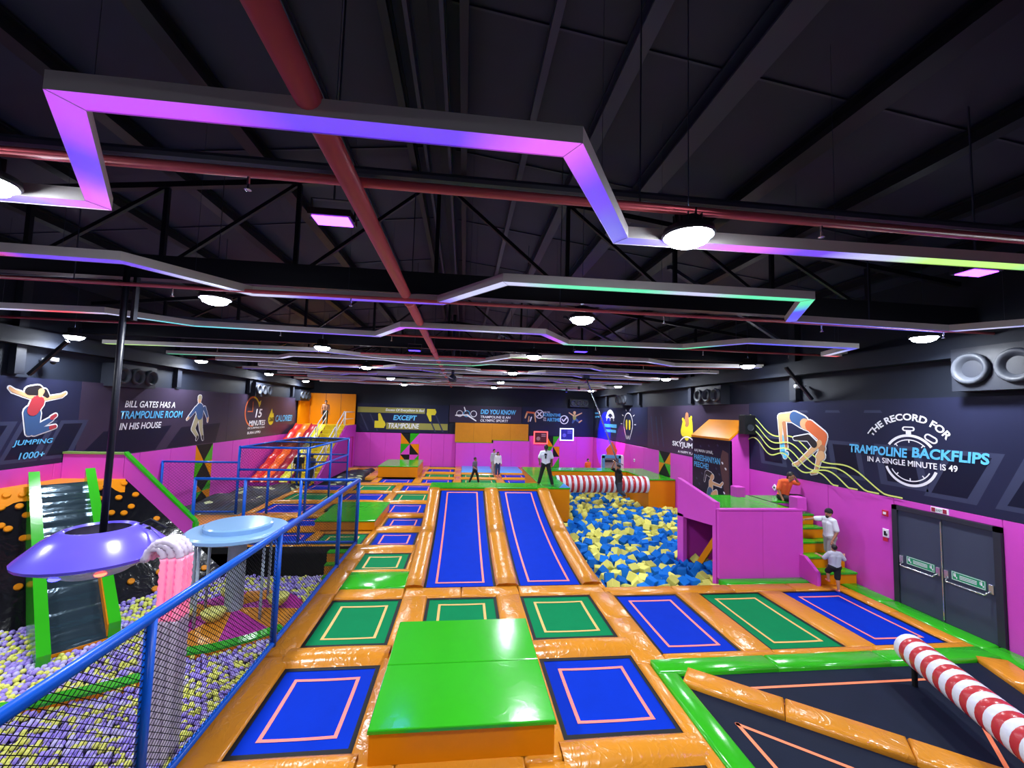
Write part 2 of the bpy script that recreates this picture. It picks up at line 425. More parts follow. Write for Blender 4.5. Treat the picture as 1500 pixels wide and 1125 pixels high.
# purple flood lamps
FLOODM = mat('flood_glow', (150,90,255), 0.4, emit=(150,60,255), estr=14)
FLOODB = mat('flood_glow_blue', (70,60,255), 0.4, emit=(60,40,255), estr=9)
for n_, (x, y, bl, lab) in enumerate([(-1.36,4.22,0,'violet glowing flood lamp beside the big red ceiling pipe'),(6.15,4.3,0,'violet glowing flood lamp at the right under the near roof'),
            (3.4,12.0,1,'blue flood lamp between the second and third truss, right of the ridge'),(-1.6,13.3,1,'blue flood lamp by the red pipe, far down the hall')]):
    t = thing('flood_lamp', lab, 'lamp', (x,y,LEDZ+.05), 0, 'coloured flood lamps')
    MB().box(-.2,.2,-.13,.13,0.005,.07).build('housing', HOUS, t)
    MB().box(-.17,.17,-.1,.1,-.004,.005).build('lens', FLOODB if bl else FLOODM, t)
    b = MB(); b.box(-.215,-.205,-.02,.02,0,.22); b.box(.205,.215,-.02,.02,0,.22); b.box(-.215,.215,-.02,.02,.21,.22); b.box(-.008,.008,-.008,.008,.22,roofz(x)-LEDZ-.05)
    b.build('bracket', STEELG, t)
    d = bpy.data.lights.new('flood_light','AREA'); d.shape='RECTANGLE'; d.size=.32; d.size_y=.18; d.energy=25; d.color=(.35,.1,1) if not bl else (.1,.1,1)
    lo = bpy.data.objects.new('flood_light', d); COL.objects.link(lo); lo.parent=t; lo.location=(0,0,-.02)
# two colour spots thrown on the far end of the right wall
for nm, tgt, c, e, lab in [('blue',(WALL_R,30.6,3.25),(0.0,0.008,1.0),42000,'blue wall spot lamp near the far right corner'),('pink',(WALL_R,27.3,2.85),(1.0,0.01,0.45),6000,'pink wall spot lamp near the far right corner')]:
    src = Vector((7.4,tgt[1]-.9,6.0))
    t = thing('spot_lamp', lab, 'lamp', src, 0, 'wall spot lamps')
    MB().lathe([(0.07,-.12),(0.08,-.1),(0.08,.1),(0.05,.14),(0.005,.15)], n=14).build('housing', HOUS, t)
    MB().lathe([(0.001,-.118),(0.068,-.118)], n=14).build('lens', FLOODB if nm=='blue' else mat('spot_pink',(255,80,160),emit=(255,60,150),estr=5), t)
    MB().box(-.01,.01,-.01,.01,.14,roofz(7.4)-6.0).build('hanger', STEELG, t)
    d = bpy.data.lights.new('spot_light','SPOT'); d.energy=e; d.color=c; d.spot_size=math.radians(38 if nm=='blue' else 22); d.spot_blend=.35; d.shadow_soft_size=.05
    lo = bpy.data.objects.new('spot_light', d); COL.objects.link(lo); lo.parent=t
    lo.location=(0,0,-.13); lo.rotation_euler = (Vector(tgt)-src).to_track_quat('-Z','Y').to_euler()

# ================================================================== LED light strips
LEDM = col_attr_emit('led_diffuser', 1.35)
PAL = {'v':(92,36,235),'p':(190,60,250),'b':(84,84,220),'w':(190,196,235),'g':(60,235,170),'y':(190,255,120),'B':(50,60,255),'r':(255,60,60),'t':(80,220,230),'k':(225,90,255)}
def led(pts, cols, label, wdt=.17, hgt=.12, hang=True):
    """pts: plan polyline; cols: letters spread along the length"""
    z = LEDZ
    t = thing('led_light_strip', label, 'light', (pts[0][0],pts[0][1],z), 0, 'zigzag led strips under the roof')
    P = [Vector((p[0]-pts[0][0], p[1]-pts[0][1])) for p in pts]; n = len(P)
    off = []
    for i in range(n):
        if i == 0: d = (P[1]-P[0]).normalized(); nn = Vector((-d.y,d.x)); off.append(nn*wdt/2); continue
        if i == n-1: d = (P[-1]-P[-2]).normalized(); nn = Vector((-d.y,d.x)); off.append(nn*wdt/2); continue
        d1 = (P[i]-P[i-1]).normalized(); d2 = (P[i+1]-P[i]).normalized()
        n1 = Vector((-d1.y,d1.x)); n2 = Vector((-d2.y,d2.x)); k = (n1+n2); k = k/max(.25,k.dot(n1)); off.append(k*wdt/2)
    rail = MB(); dif = MB(); cv = []
    L = sum((P[i+1]-P[i]).length for i in range(n-1)); acc = 0
    def color(s_):
        x = s_/L*(len(cols)-1); i = min(int(x), len(cols)-2); f = x-i
        f = min(1,max(0,(f-.25)/.5))
        a, b = lin(PAL[cols[i]]), lin(PAL[cols[i+1]])
        return tuple(a[q]*(1-f)+b[q]*f for q in range(3))+(1,)
    for i in range(n-1):
        a0, a1, b0, b1 = P[i]+off[i], P[i]-off[i], P[i+1]+off[i+1], P[i+1]-off[i+1]
        rail.add([(a0.x,a0.y,0),(a1.x,a1.y,0),(b1.x,b1.y,0),(b0.x,b0.y,0),(a0.x,a0.y,hgt),(a1.x,a1.y,hgt),(b1.x,b1.y,hgt),(b0.x,b0.y,hgt)],
                 [(4,5,6,7),(0,4,7,3),(1,2,6,5),(0,1,5,4),(3,7,6,2)])
        ln = (P[i+1]-P[i]).length; ns = max(2, int(ln/.25))
        for k in range(ns):
            f0, f1 = k/ns, (k+1)/ns
            q = [a0.lerp(b0,f0), a1.lerp(b1,f0), a1.lerp(b1,f1), a0.lerp(b0,f1)]
            dif.quad(*[(v.x,v.y,0.008) for v in q]); c0, c1 = color(acc+ln*f0), color(acc+ln*f1); cv += [c0,c0,c1,c1]
        acc += ln
    rail.build('rail', ALU, t)
    me = dif.mesh('diffuser', LEDM); at = me.color_attributes.new('Col','FLOAT_COLOR','POINT')
    at.data.foreach_set('color', np.array(cv, dtype=np.float32).ravel()); obj('diffuser', me, t)
    if hang:
        for i in range(n-1):
            for f in (.5,):
                q = P[i].lerp(P[i+1],f); X = q.x+pts[0][0]
                if abs(X) < 11: MB().box(q.x-.0018,q.x+.0018,q.y-.0018,q.y+.0018,hgt,roofz(X)-z-.02).build('suspension_wire', STEELG, t)
    return t
led([(-6.5,4.1),(-3.42,4.16),(-2.45,2.69),(.68,2.68),(1.55,4.05),(6.35,3.93),(9.9,3.9)],'wbvvkvppvvkvbvkvwyygyywy','nearest led strip, glowing violet on the left and yellow green on the right')
led([(-9.0,5.75),(-5.84,5.8),(-4.47,5.84),(-3.5,7.16),(-.46,7.06),(.52,5.72),(5.08,5.62),(5.93,6.96),(9.28,7.02),(10.3,5.9)],'wwwrvvwwvvvwwggwggBbBBBwB','second led strip from the viewer, green to the right of the ridge')
led([(-11.3,9.5),(-7.4,9.4),(-6.3,10.4),(-2.2,10.65),(-1.4,9.33),(1.75,9.32),(2.6,10.55),(5.7,10.35),(6.7,9.16),(9.5,9.16),(9.9,10.4),(10.5,10.4)],'rrwrwttwvvwpvwvpggwgbBbBwr','third led strip from the viewer, red at its left end')
led([(-11.3,14.4),(-7.4,14.2),(-4.7,14.1),(-3.0,15.3),(.5,15.3),(1.5,13.6),(6.0,13.2),(7.4,14.1),(10.4,13.5)],'yywwtbbwwbwwywwwbwwb','fourth led strip from the viewer, pale with a yellow left end')
for k, (y, c, lab) in enumerate([(16.6,'gwwwgwbvw','pale green at its left end'),(18.2,'wwbvwbbww','mostly pale violet'),(20.0,'wbvvwwbBw','blue toward the right wall'),(21.9,'vwvbwwvvb','violet at both ends'),
        (23.9,'wbbwwbvww','white over the middle of the hall'),(26.0,'bvwwvbwww','blue at its left end'),(28.2,'wwbtwwbww','teal over the middle'),(30.6,'wvbwwwbtw','last before the far wall')]):
    x = -10.9+(k%3)*.8; pts = []; s_ = 1 if k%2 else -1; yy = y
    while x < 10.0:
        pts.append((x,yy)); ln = 2.2+((k*7+len(pts)*5)%6)*.35; x2 = x+ln; pts.append((min(x2,10.2),yy)); x = x2+.7; yy = y if yy != y else y+s_*.8
    led(pts, c, '%s led strip from the viewer, %s' % (ORD[k+4], lab))

# ================================================================== sprinkler pipes
t = thing('water_main_pipe','thick dark red pipe running the length of the hall left of the ridge','pipe',(-1.03,0,6.22))
mp_ = MB().tube([(0,WALL_N,0),(0,WALL_F,0)],.085,16); o = mp_.build('pipe', REDPIPE, t, smooth=True)
for y in (1.2,7.4,13.5,19.6,25.7,31.0):
    MB().tube([(0,y,0),(0,y+.12,0)],.1,16).build('coupling', REDPIPE, t, smooth=True)
    MB().box(-.008,.008,y+.3,y+.32,.08,roofz(-1.03)-6.24).build('hanger_rod', STEELG, t)
for k, (y, z, r) in enumerate([(3.69,6.29,.042),(7.0,6.12,.03),(10.9,6.2,.03),(14.8,6.2,.03),(18.9,6.2,.03),(22.6,6.2,.03),(26.8,6.2,.03),(30.3,6.2,.03)]):
    t = thing('sprinkler_pipe','thin red sprinkler pipe across the hall, %s from the viewer' % ORD[k],'pipe',(0,y,z),0,'red sprinkler branch pipes')
    MB().tube([(WALL_L+.1,0,0),(WALL_R-.1,0,0)],r,10).build('pipe', REDPIPE, t, smooth=True)
    for x in (-8.2,-4.6,-1.9,3.5,6.6,9.2):
        hd = MB(); hd.tube([(x,0,-.02),(x,0,-.1)],.014,6); hd.lathe([(.001,-.16),(.03,-.155),(.03,-.15),(.012,-.14),(.012,-.1)],(x,0,0),8)
        hd.build('sprinkler_head', CHROME, t)
    for x in (-6,1.6,7.6): MB().box(x-.006,x+.006,-.006,.006,0,roofz(x)-z-.02).build('hanger_rod', STEELG, t)
# conduit beside the near pipe
struct(MB().tube([(WALL_L,4.1,6.62),(WALL_R,4.1,6.62)],.05,8).build('cable_conduit', STEELG))

# ceiling fan, far down the hall on the ridge line
t = thing('ceiling_fan','large grey ceiling fan with long blades hanging far down the middle','fan',(-0.55,19.3,5.75))
f_ = MB(); f_.lathe([(.001,-.14),(.16,-.12),(.2,0),(.16,.12),(.08,.2)],n=18); f_.build('motor', STEELG, t, smooth=True)
MB().tube([(0,0,.1),(0,0,roofz(-.55)-5.75-.35)],.07,10).build('down_rod', STEELG, t, smooth=True)
BLD = mat('fan_blade',(150,150,165),.4,metal=.4)
for k in range(5):
    a = math.radians(190+72*k); b = MB()
    b.add([(.15,-.07,0),(2.9,-.07,.03),(2.9,.07,-.01),(.15,.07,-.03),(.15,-.07,.02),(2.9,-.07,.05),(2.9,.07,.01),(.15,.07,-.01)],[(0,3,2,1),(4,5,6,7),(0,1,5,4),(1,2,6,5),(2,3,7,6),(3,0,4,7)])
    b.build('blade', BLD, t).rotation_euler = (0,0,a)

# jet-nozzle air units on ducts
RING = mat('nozzle_ring',(64,68,78),.5,.3)
def jet(name_lab, frame, u, z, n, size, sgn):
    p = frame(u,z,0)
    t = thing('jet_nozzle_unit', name_lab, 'air vent', p, 0, 'jet nozzle air units')
    def L(du,dz,dd):
        q = Vector(frame(u+du*sgn,z+dz,dd))-Vector(p); return tuple(q)
    w_ = n*size/2
    b = MB()
    P8 = [L(-w_,-size*.62,-.095),L(w_,-size*.62,-.095),L(w_,size*.62,-.095),L(-w_,size*.62,-.095)]
    dv = Vector(L(0,0,.3))-Vector(L(0,0,-.1)); b.extrude(P8, dv); b.build('plenum_box', CHAR, t)
    for i in range(n):
        c0 = -w_+size*(i+.5)
        ring = MB(); N = 20; prof = [(.44,.3),(.46,.36),(.4,.42),(.32,.36),(.24,.30),(.2,.24)]
        vs=[];fs=[]
        for r_, dd in prof:
            for j in range(N):
                q = 2*math.pi*j/N; vs.append(L(c0+r_*size*math.cos(q), r_*size*math.sin(q), dd))
        for a in range(len(prof)-1):
            for j in range(N): fs.append((a*N+j,a*N+(j+1)%N,(a+1)*N+(j+1)%N,(a+1)*N+j))
        ring.add(vs,fs); nz = ring.build('nozzle', RING, t, smooth=True)
        MB().add([L(c0+.24*size*math.cos(2*math.pi*j/N), .24*size*math.sin(2*math.pi*j/N), .302) for j in range(N)],[tuple(range(N))]).build('bore', GAP, nz)
jet('triple jet nozzle vent high on the left wall, nearest to the viewer', FL, 15.95, 5.18, 3, .62, 1)
jet('triple jet nozzle vent high on the left wall, second from the viewer', FL, 25.3, 5.18, 3, .62, 1)
jet('triple jet nozzle vent high on the left wall beside the orange slide tower', FL, 31.6, 5.1, 3, .62, 1)
jet('pair of big jet nozzles high on the right wall above the door', FR, 7.0, 5.45, 2, .72, -1)
jet('triple jet nozzle vent on the right wall above the climbing tower', FR, 16.7, 5.25, 3, .62, -1)
jet('triple jet nozzle vent far along the right wall', FR, 26.5, 5.35, 3, .62, -1)
jet('small triple jet nozzle vent on the far wall near its right corner', FF, 9.3, 5.2, 3, .5, 1)
for nm, x0, x1 in (('left',WALL_L-.09,WALL_L+.28),('right',WALL_R-.28,WALL_R+.09)):
    struct(MB().box(x0,x1,WALL_N,WALL_F,5.72,6.15).build('duct_%s'%nm, UPPER))
# wall columns above the murals
for y in (12.2,18.4,24.2,30.0):
    struct(MB().box(WALL_L-.09,WALL_L+.08,y,y+.25,4.95,7.6).build('wall_column', CHAR))
    struct(MB().box(WALL_R-.08,WALL_R+.09,y,y+.25,4.95,7.6).build('wall_column', CHAR))
# angle brackets under the ducts
for y in (5.6,11.6):
    struct(MB().bar((WALL_R-.05,y,4.95),(WALL_R-.9,y,5.9),.08).build('duct_bracket', STEEL))
    struct(MB().bar((WALL_L+.05,y+1,4.95),(WALL_L+.9,y+1,5.9),.08).build('duct_bracket', STEEL))
# ================================================================== trampolines
BEDS = {'b':(BLUEBED,LINEPINK,'blue'),'g':(GREENBED,LINESAND,'green'),'r':(REDBED,LINESAND,'dark maroon'),'k':(BLACKBED,LINEORANGE,'black')}
def ring_line(mb, x0,x1,y0,y1,w,z):
    mb.quad((x0,y0,z),(x1,y0,z),(x1,y0+w,z),(x0,y0+w,z)); mb.quad((x0,y1-w,z),(x1,y1-w,z),(x1,y1,z),(x0,y1,z))
    mb.quad((x0,y0+w,z),(x0+w,y0+w,z),(x0+w,y1-w,z),(x0,y1-w,z)); mb.quad((x1-w,y0+w,z),(x1,y0+w,z),(x1,y1-w,z),(x1-w,y1-w,z))
def tramp(x0,x1,y0,y1,c,label):
    bed, ln, nm = BEDS[c]
    cx, cy = (x0+x1)/2, (y0+y1)/2; hx, hy = (x1-x0)/2, (y1-y0)/2
    t = thing('trampoline', label, 'trampoline', (cx,cy,-0.06), 0, 'trampolines set in the padded deck')
    # bed sags a little in the middle
    N = 6; mb = MB(); vs=[]; fs=[]; ex, ey = hx-.045, hy-.045
    for j in range(N+1):
        for i in range(N+1):
            u, v = i/N*2-1, j/N*2-1; vs.append((u*ex, v*ey, -.03*(1-u*u)*(1-v*v)))
    for j in range(N):
        for i in range(N): a=j*(N+1)+i; fs.append((a,a+1,a+N+2,a+N+1))
    mb.add(vs,fs); mb.build('bed', bed, t, smooth=True)
    b = MB(); ring_line(b,-hx-.02,hx+.02,-hy-.02,hy+.02,.085,.008); b.build('edge_webbing', GAP, t)
    s = MB(); ins = min(.27, hx*.34); N2 = 8
    lx, ly, w = hx-ins, hy-ins, .055
    zz = lambda x,y: -.03*(1-(x/ex)**2)*(1-(y/ey)**2)+.006
    def strip(xa,xb,ya,yb,alongx):
        for k in range(N2):
            f0,f1=k/N2,(k+1)/N2
            if alongx: q=[(xa+(xb-xa)*f0,ya),(xa+(xb-xa)*f1,ya),(xa+(xb-xa)*f1,yb),(xa+(xb-xa)*f0,yb)]
            else: q=[(xa,ya+(yb-ya)*f0),(xb,ya+(yb-ya)*f0),(xb,ya+(yb-ya)*f1),(xa,ya+(yb-ya)*f1)]
            s.quad(*[(x,y,zz(x,y)) for x,y in q])
    strip(-lx,lx,-ly,-ly+w,True); strip(-lx,lx,ly-w,ly,True); strip(-lx,-lx+w,-ly+w,ly-w,False); strip(lx-w,lx,-ly+w,ly-w,False)
    s.build('marking_line', ln, t)
    return t
PADFLAT = 0.0
def roll(x0,x1,y0,y1,puff=.07,flare=.07):
    """bulging cross pad between two beds: rounded roll, a little wider at its ends"""
    N=6; M=6; vs=[];fs=[]
    for j in range(M+1):
        v=j/M
        for i in range(N+1):
            u=i/N; fl=flare*abs(2*u-1)**3
            ya, yb = y0-fl*.2, y1+fl*.2
            z = -.12+ (.12+puff*(1-.35*abs(2*u-1)**2))*(1-abs(2*v-1)**2.6)
            vs.append((x0+(x1-x0)*u, ya+(yb-ya)*v, z))
    for j in range(M):
        for i in range(N): a=j*(N+1)+i; fs.append((a,a+1,a+N+2,a+N+1))
    mb=MB(); mb.add(vs,fs); return mb.build('cross_pad', ORANGE, floor, smooth=True)
def column(x0,x1,rows,phrase,ext=.1,cross=True):
    """rows: (y0,y1,colour letter) from near to far"""
    for k,(ya,yb,c) in enumerate(rows):
        if c != '-': tramp(x0,x1,ya,yb,c,'%s trampoline, %s in %s' % (BEDS[c][2], ORD[k], phrase))
        if cross and k < len(rows)-1:
            yn = rows[k+1][0]
            if yn-yb > .12: roll(x0-ext,x1+ext,yb-.02,yn+.02)
def strip_y(x0,x1,cuts,m=ORANGE,z1=0.0,name='floor_pad'):
    for a,b in zip(cuts[:-1],cuts[1:]): pad(floor,x0,x1,a+.004,b-.004,z1,m=m,name=name)
def strip_x(y0,y1,cuts,m=ORANGE,z1=0.0,name='floor_pad'):
    for a,b in zip(cuts[:-1],cuts[1:]): pad(floor,a+.004,b-.004,y0,y1,z1,m=m,name=name)

# --- near block of the court: columns by their inner edges
A=(-2.79,-1.25); B=(-.68,.91); C_=(1.49,3.18); D_=(3.75,5.35); E_=(5.92,7.53); G_=(8.13,9.8)
column(*A,[(3.5,5.2,'g'),(5.77,7.58,'b'),(8.22,10.1,'g')],'the column beside the blue railing')
column(*B,[(3.5,5.2,'b'),(8.22,10.1,'g')],'the column behind the near green block',cross=False)
column(*C_,[(3.5,5.2,'g'),(5.77,7.58,'b'),(8.22,10.1,'g')],'the column right of the near green block')
strip_y(-3.28,-2.79,[2.5,5.3,7.9,10.4,12.6,13.9])
strip_y(-1.25,-.68,[2.5,5.4,7.9,10.18]); strip_y(.91,1.49,[2.5,5.4,7.9,10.18])
strip_y(3.18,3.4,[2.5,5.0,7.3]); strip_y(3.18,3.75,[7.3,8.9,10.2])
pad(floor,-.68,.91,5.2,8.22); roll(-.78,1.01,7.95,8.3,puff=.05)
strip_x(10.12,10.62,[-2.79,-1.25,.1,1.49,3.6])
pad(floor,-2.79,-1.25,10.62,11.62,.03,m=LIME,name='landing_pad')
roll(-2.9,-1.2,11.55,11.85,.04)
# --- three long trampolines on the right
for (xa,xb),c,lab in ((D_,'b','long blue trampoline in front of the foam pit'),(E_,'g','long green trampoline between the two long blue ones'),(G_,'b','long blue trampoline nearest to the exit door')):
    tramp(xa,xb,7.55,10.05,c,lab)
strip_x(10.05,10.45,[3.6,5.4,6.95,8.6,10.1]); strip_y(5.35,5.92,[7.5,10.05]); strip_y(7.53,8.13,[7.5,10.05]); strip_y(9.8,10.12,[7.5,8.8,10.05])
strip_x(7.36,7.55,[3.75,5.9,8.0,10.12])
strip_x(6.97,7.36,[3.42,5.6,7.8,10.12],m=LIME,z1=.02,name='edge_pad')
strip_y(3.4,3.75,[2.5,4.8,6.97],m=LIME,z1=.02,name='edge_pad')
strip_y(10.12,10.6,[2.5,5.0,7.3,9.3,10.45],m=LIME,z1=.01,name='edge_pad')
pad(floor,6.95,9.45,10.45,10.78,.02,m=LIME,name='edge_pad')

# --- black trampoline field with diagonal pads
t = thing('black_trampoline','large black trampoline with orange lines between diagonal orange pads','trampoline',(3.75,2.5,-.06))
MB().box(0,6.37,0,4.45,-.02,0).build('bed', BLACKBED, t)
def line_poly(pts, w, z, closed=True):
    mb=MB(); n=len(pts); P=[Vector(p) for p in pts]
    segs = range(n if closed else n-1)
    for i in segs:
        a,b=P[i],P[(i+1)%n]; d=(b-a).normalized(); q=Vector((-d.y,d.x))*w/2; a2=a-d*w/2; b2=b+d*w/2
        mb.quad((a2.x+q.x,a2.y+q.y,z),(a2.x-q.x,a2.y-q.y,z),(b2.x-q.x,b2.y-q.y,z),(b2.x+q.x,b2.y+q.y,z))
    return mb
rel=lambda pts:[(x-3.75,y-2.5) for x,y in pts]
line_poly(rel([(4.72,6.58),(8.6,6.58),(6.95,4.75),(6.35,4.75)]),.055,.004).build('marking_line', LINEORANGE, t)
line_poly(rel([(4.05,5.85),(4.05,3.2),(6.0,4.2)]),.055,.005).build('marking_line', LINEORANGE, t)
line_poly(rel([(8.3,3.0),(9.8,6.0),(9.8,3.0)]),.055,.006).build('marking_line', LINEORANGE, t)
def diag_pad(a,b,w):
    a,b=Vector(a),Vector(b); d=(b-a).normalized(); q=Vector((-d.y,d.x))*w/2
    L=(b-a).length; n=3
    for k in range(n):
        p0=a+d*(L*k/n+.004); p1=a+d*(L*(k+1)/n-.004)
        padp(t,[tuple(p0-q-Vector((3.75,2.5))),tuple(p1-q-Vector((3.75,2.5))),tuple(p1+q-Vector((3.75,2.5))),tuple(p0+q-Vector((3.75,2.5)))],.1,.0,.05,name='diagonal_pad')
diag_pad((3.83,6.9),(7.15,4.3),.46)
diag_pad((9.85,6.95),(8.9,4.6),.5)

# striped roller over the black trampoline
def stripes(L,r,n,name_parent,segs=24):
    for k in range(n):
        x0,x1=L*k/n,L*(k+1)/n; mb=MB(); vs=[];fs=[]
        for x,rr in ((x0,r*.985),(x0+.01,r),(x1-.01,r),(x1,r*.985)):
            for j in range(segs): q=2*math.pi*j/segs; vs.append((x,rr*math.cos(q),rr*math.sin(q)))
        for i in range(3):
            for j in range(segs): fs.append((i*segs+j,i*segs+(j+1)%segs,(i+1)*segs+(j+1)%segs,(i+1)*segs+j))
        if k==0: fs.append(tuple(range(segs)))
        if k==n-1: fs.append(tuple(range(3*segs,4*segs)))
        mb.add(vs,fs); mb.build('stripe', STRW if k%2==0 else STRR, name_parent, smooth=True)
STRW=mat('vinyl_white_stripe',(225,228,240),.25,bump=.12,bscale=8); STRR=mat('vinyl_red_stripe',(190,52,58),.25,bump=.12,bscale=8)
r0=Vector((7.66,6.52,.5)); r1=Vector((6.55,3.55,.5))
t=thing('striped_roller','fat red and white striped roller lying across the black trampoline','roller',r0)
ang=math.atan2(r1.y-r0.y,r1.x-r0.x)
sub=bpy.data.objects.new('roller_body',None); COL.objects.link(sub); sub.parent=t; sub.rotation_euler=(0,0,ang)
stripes((r1-r0).length,.235,25,sub)
for f in (.03,.97):
    q=(r1-r0)*f; MB().tube([(q.x,q.y,-.56),(q.x,q.y,-.2)],.04,10).build('support_post', GAP, t)

# --- left and middle courts farther back
column(-2.86,-1.42,[(11.85,13.25,'g'),(13.96,15.42,'b'),(16.12,17.45,'b')],'the row that runs beside the blue ramps')
column(-4.62,-3.1,[(14.05,15.3,'g')],'the short column behind the railing corner')
column(-6.52,-4.95,[(14.08,15.5,'b'),(16.1,17.45,'b')],'the column behind the round blue table')
column(-8.3,-6.8,[(14.08,15.5,'g'),(16.1,17.45,'b')],'the column at the left end of the cross railing')
strip_y(-8.72,-8.3,[13.96,15.9,17.6]); strip_y(-6.8,-6.52,[13.96,15.9,17.6]); strip_y(-4.95,-4.62,[13.96,15.45]); strip_y(-3.1,-2.86,[13.96,15.9,17.6]); strip_y(-1.42,-1.28,[11.0,14.2,17.4])
strip_x(13.9,14.05,[-8.72,-6.6,-4.7,-3.0]); pad(floor,-11.6,-8.72,13.96,17.9,-.02)
pad(floor,-4.95,-2.86,15.45,17.6,-.04)
strip_x(17.55,18.15,[-8.72,-6.0,-3.4,-1.28])
column(-8.3,-6.2,[(18.15,20.0,'b'),(20.55,22.4,'g'),(22.9,24.8,'b')],'the column inside the blue cage')
column(-5.72,-3.65,[(18.8,20.0,'g'),(20.55,22.4,'b'),(22.9,24.8,'g')],'the column behind the middle green block')
column(-3.25,-1.5,[(18.15,20.0,'b'),(20.55,22.4,'g'),(22.9,24.8,'b')],'the column left of the ramp deck')
strip_y(-8.6,-8.3,[18.15,21.5,24.9]); strip_y(-6.2,-5.72,[18.15,20.3,22.6,24.9]); strip_y(-3.65,-3.25,[18.15,20.3,22.6,24.9]); strip_y(-1.5,-1.25,[18.15,20.3,22.6,24.9])
strip_x(24.8,25.5,[-6.2,-3.4,-.9,1.2,3.4])
column(-4.9,-2.9,[(25.5,27.0,'b')],'the far column before the big green box')
column(-2.4,-.5,[(25.5,27.0,'b'),(27.6,29.3,'g'),(30.0,31.7,'b'),(32.1,33.1,'g')],'the far column right of the big green box')
column(0.0,2.2,[(25.7,27.1,'g'),(27.7,29.2,'g')],'the far column before the left sky blue mat')
column(2.7,4.4,[(25.7,27.1,'b'),(27.7,29.3,'b')],'the far column before the right sky blue mat')
strip_y(-5.3,-4.9,[25.5,27.3]); strip_y(-2.9,-2.4,[25.5,28.2,30.9,33.2]); strip_y(-.5,0,[25.5,28.2,30.9,33.2]); strip_y(2.2,2.7,[25.5,28.2,30.9,33.2]); strip_y(4.4,4.65,[24.2,27,30,33.2])
for x0,x1 in ((0,2.2),(2.7,4.4)):
    roll(x0,x1,29.25,29.9,.04); pad(floor,x0,x1,29.9,33.2,.04,m=SKYPAD,name='landing_mat')
column(4.9,6.3,[(27.4,29.0,'r'),(30.0,31.9,'r')],'the far right court beside the sky blue mats',cross=True)
column(6.9,8.8,[(27.4,29.0,'r'),(30.0,31.9,'r')],'the far right court below the framed posters',cross=True)
strip_y(4.65,4.9,[24.2,28.5,33.2]); strip_y(6.3,6.9,[24.2,28.5,33.2]); strip_y(8.8,10.5,[24.2,28.5,33.2]); strip_x(24.2,27.35,[4.9,6.3]); strip_x(24.2,27.35,[6.9,8.8]); strip_x(31.9,33.2,[4.9,6.3]); strip_x(31.9,33.2,[6.9,8.8])
column(-8.6,-6.0,[(31.9,32.9,'r')],'the strip right of the slide tower')
strip_x(31.3,31.85,[-8.9,-7.4,-5.4]); strip_y(-6.0,-5.35,[27.4,30,33.2]); strip_y(-5.3,-2.95,[31.2,33.2])

# --- solid blocks
def block(x0,x1,y0,y1,h_,label,seams=1):
    t=thing('jump_block',label,'soft block',((x0+x1)/2,(y0+y1)/2,0),0,'soft blocks with lime tops')
    hx,hy=(x1-x0)/2,(y1-y0)/2
    b=MB(); b.cush(-hx+.02,hx-.02,-hy+.02,hy-.02,.0,h_-.05,.01); b.build('side_cushion', ORANGE_F, t)
    for k in range(seams):
        ya,yb=-hy+2*hy*k/seams,-hy+2*hy*(k+1)/seams
        MB().cush(-hx,hx,ya+.003,yb-.003,h_-.05,h_,.018).build('top_pad', LIME, t, smooth=False)
    return t
block(-1.02,1.31,5.45,8.1,.42,'big lime topped orange block at the front of the court',2)
block(-5.05,-2.98,15.55,18.6,.34,'low lime topped block behind the corner of the blue railing')
block(-5.25,-2.75,27.4,31.0,.7,'tall lime topped orange box near the far wall')

# ================================================================== blue ramps and the lime deck
RY0,RY1,RH=10.62,17.36,1.14
def rz(y):
    f=max(0,min(1,(y-RY0)/(RY1-RY0))); return RH*(.25*f+.75*f**2.3)
def ramp_sheet(x0,x1,y0,y1,dz,n=16,thick=0.0):
    mb=MB(); vs=[]
    for k in range(n+1):
        y=y0+(y1-y0)*k/n; vs+= [(x0,y,rz(y)+dz),(x1,y,rz(y)+dz)]
    mb.add(vs,[(2*k,2*k+1,2*k+3,2*k+2) for k in range(n)]); return mb
def ramp_pad(parent,x0,x1,y0,y1,puff=.1,n=10):
    mb=MB(); vs=[]; prof=[(0,-.15),(0,.02),(.12,.75),(.5,1),(.88,.75),(1,.02),(1,-.15)]
    for k in range(n+1):
        y=y0+(y1-y0)*k/n; e=1 if 0<k<n else .6
        for u,h_ in prof: vs.append((x0+(x1-x0)*u,y,rz(y)+(puff*h_*e if h_>0 else -.14)))
    m=len(prof); fs=[(k*m+i,k*m+i+1,(k+1)*m+i+1,(k+1)*m+i) for k in range(n) for i in range(m-1)]
    fs+=[tuple(range(m)),tuple(range(n*m,n*m+m))]
    mb.add(vs,fs); return mb.build('ramp_pad', ORANGE, parent, smooth=True)
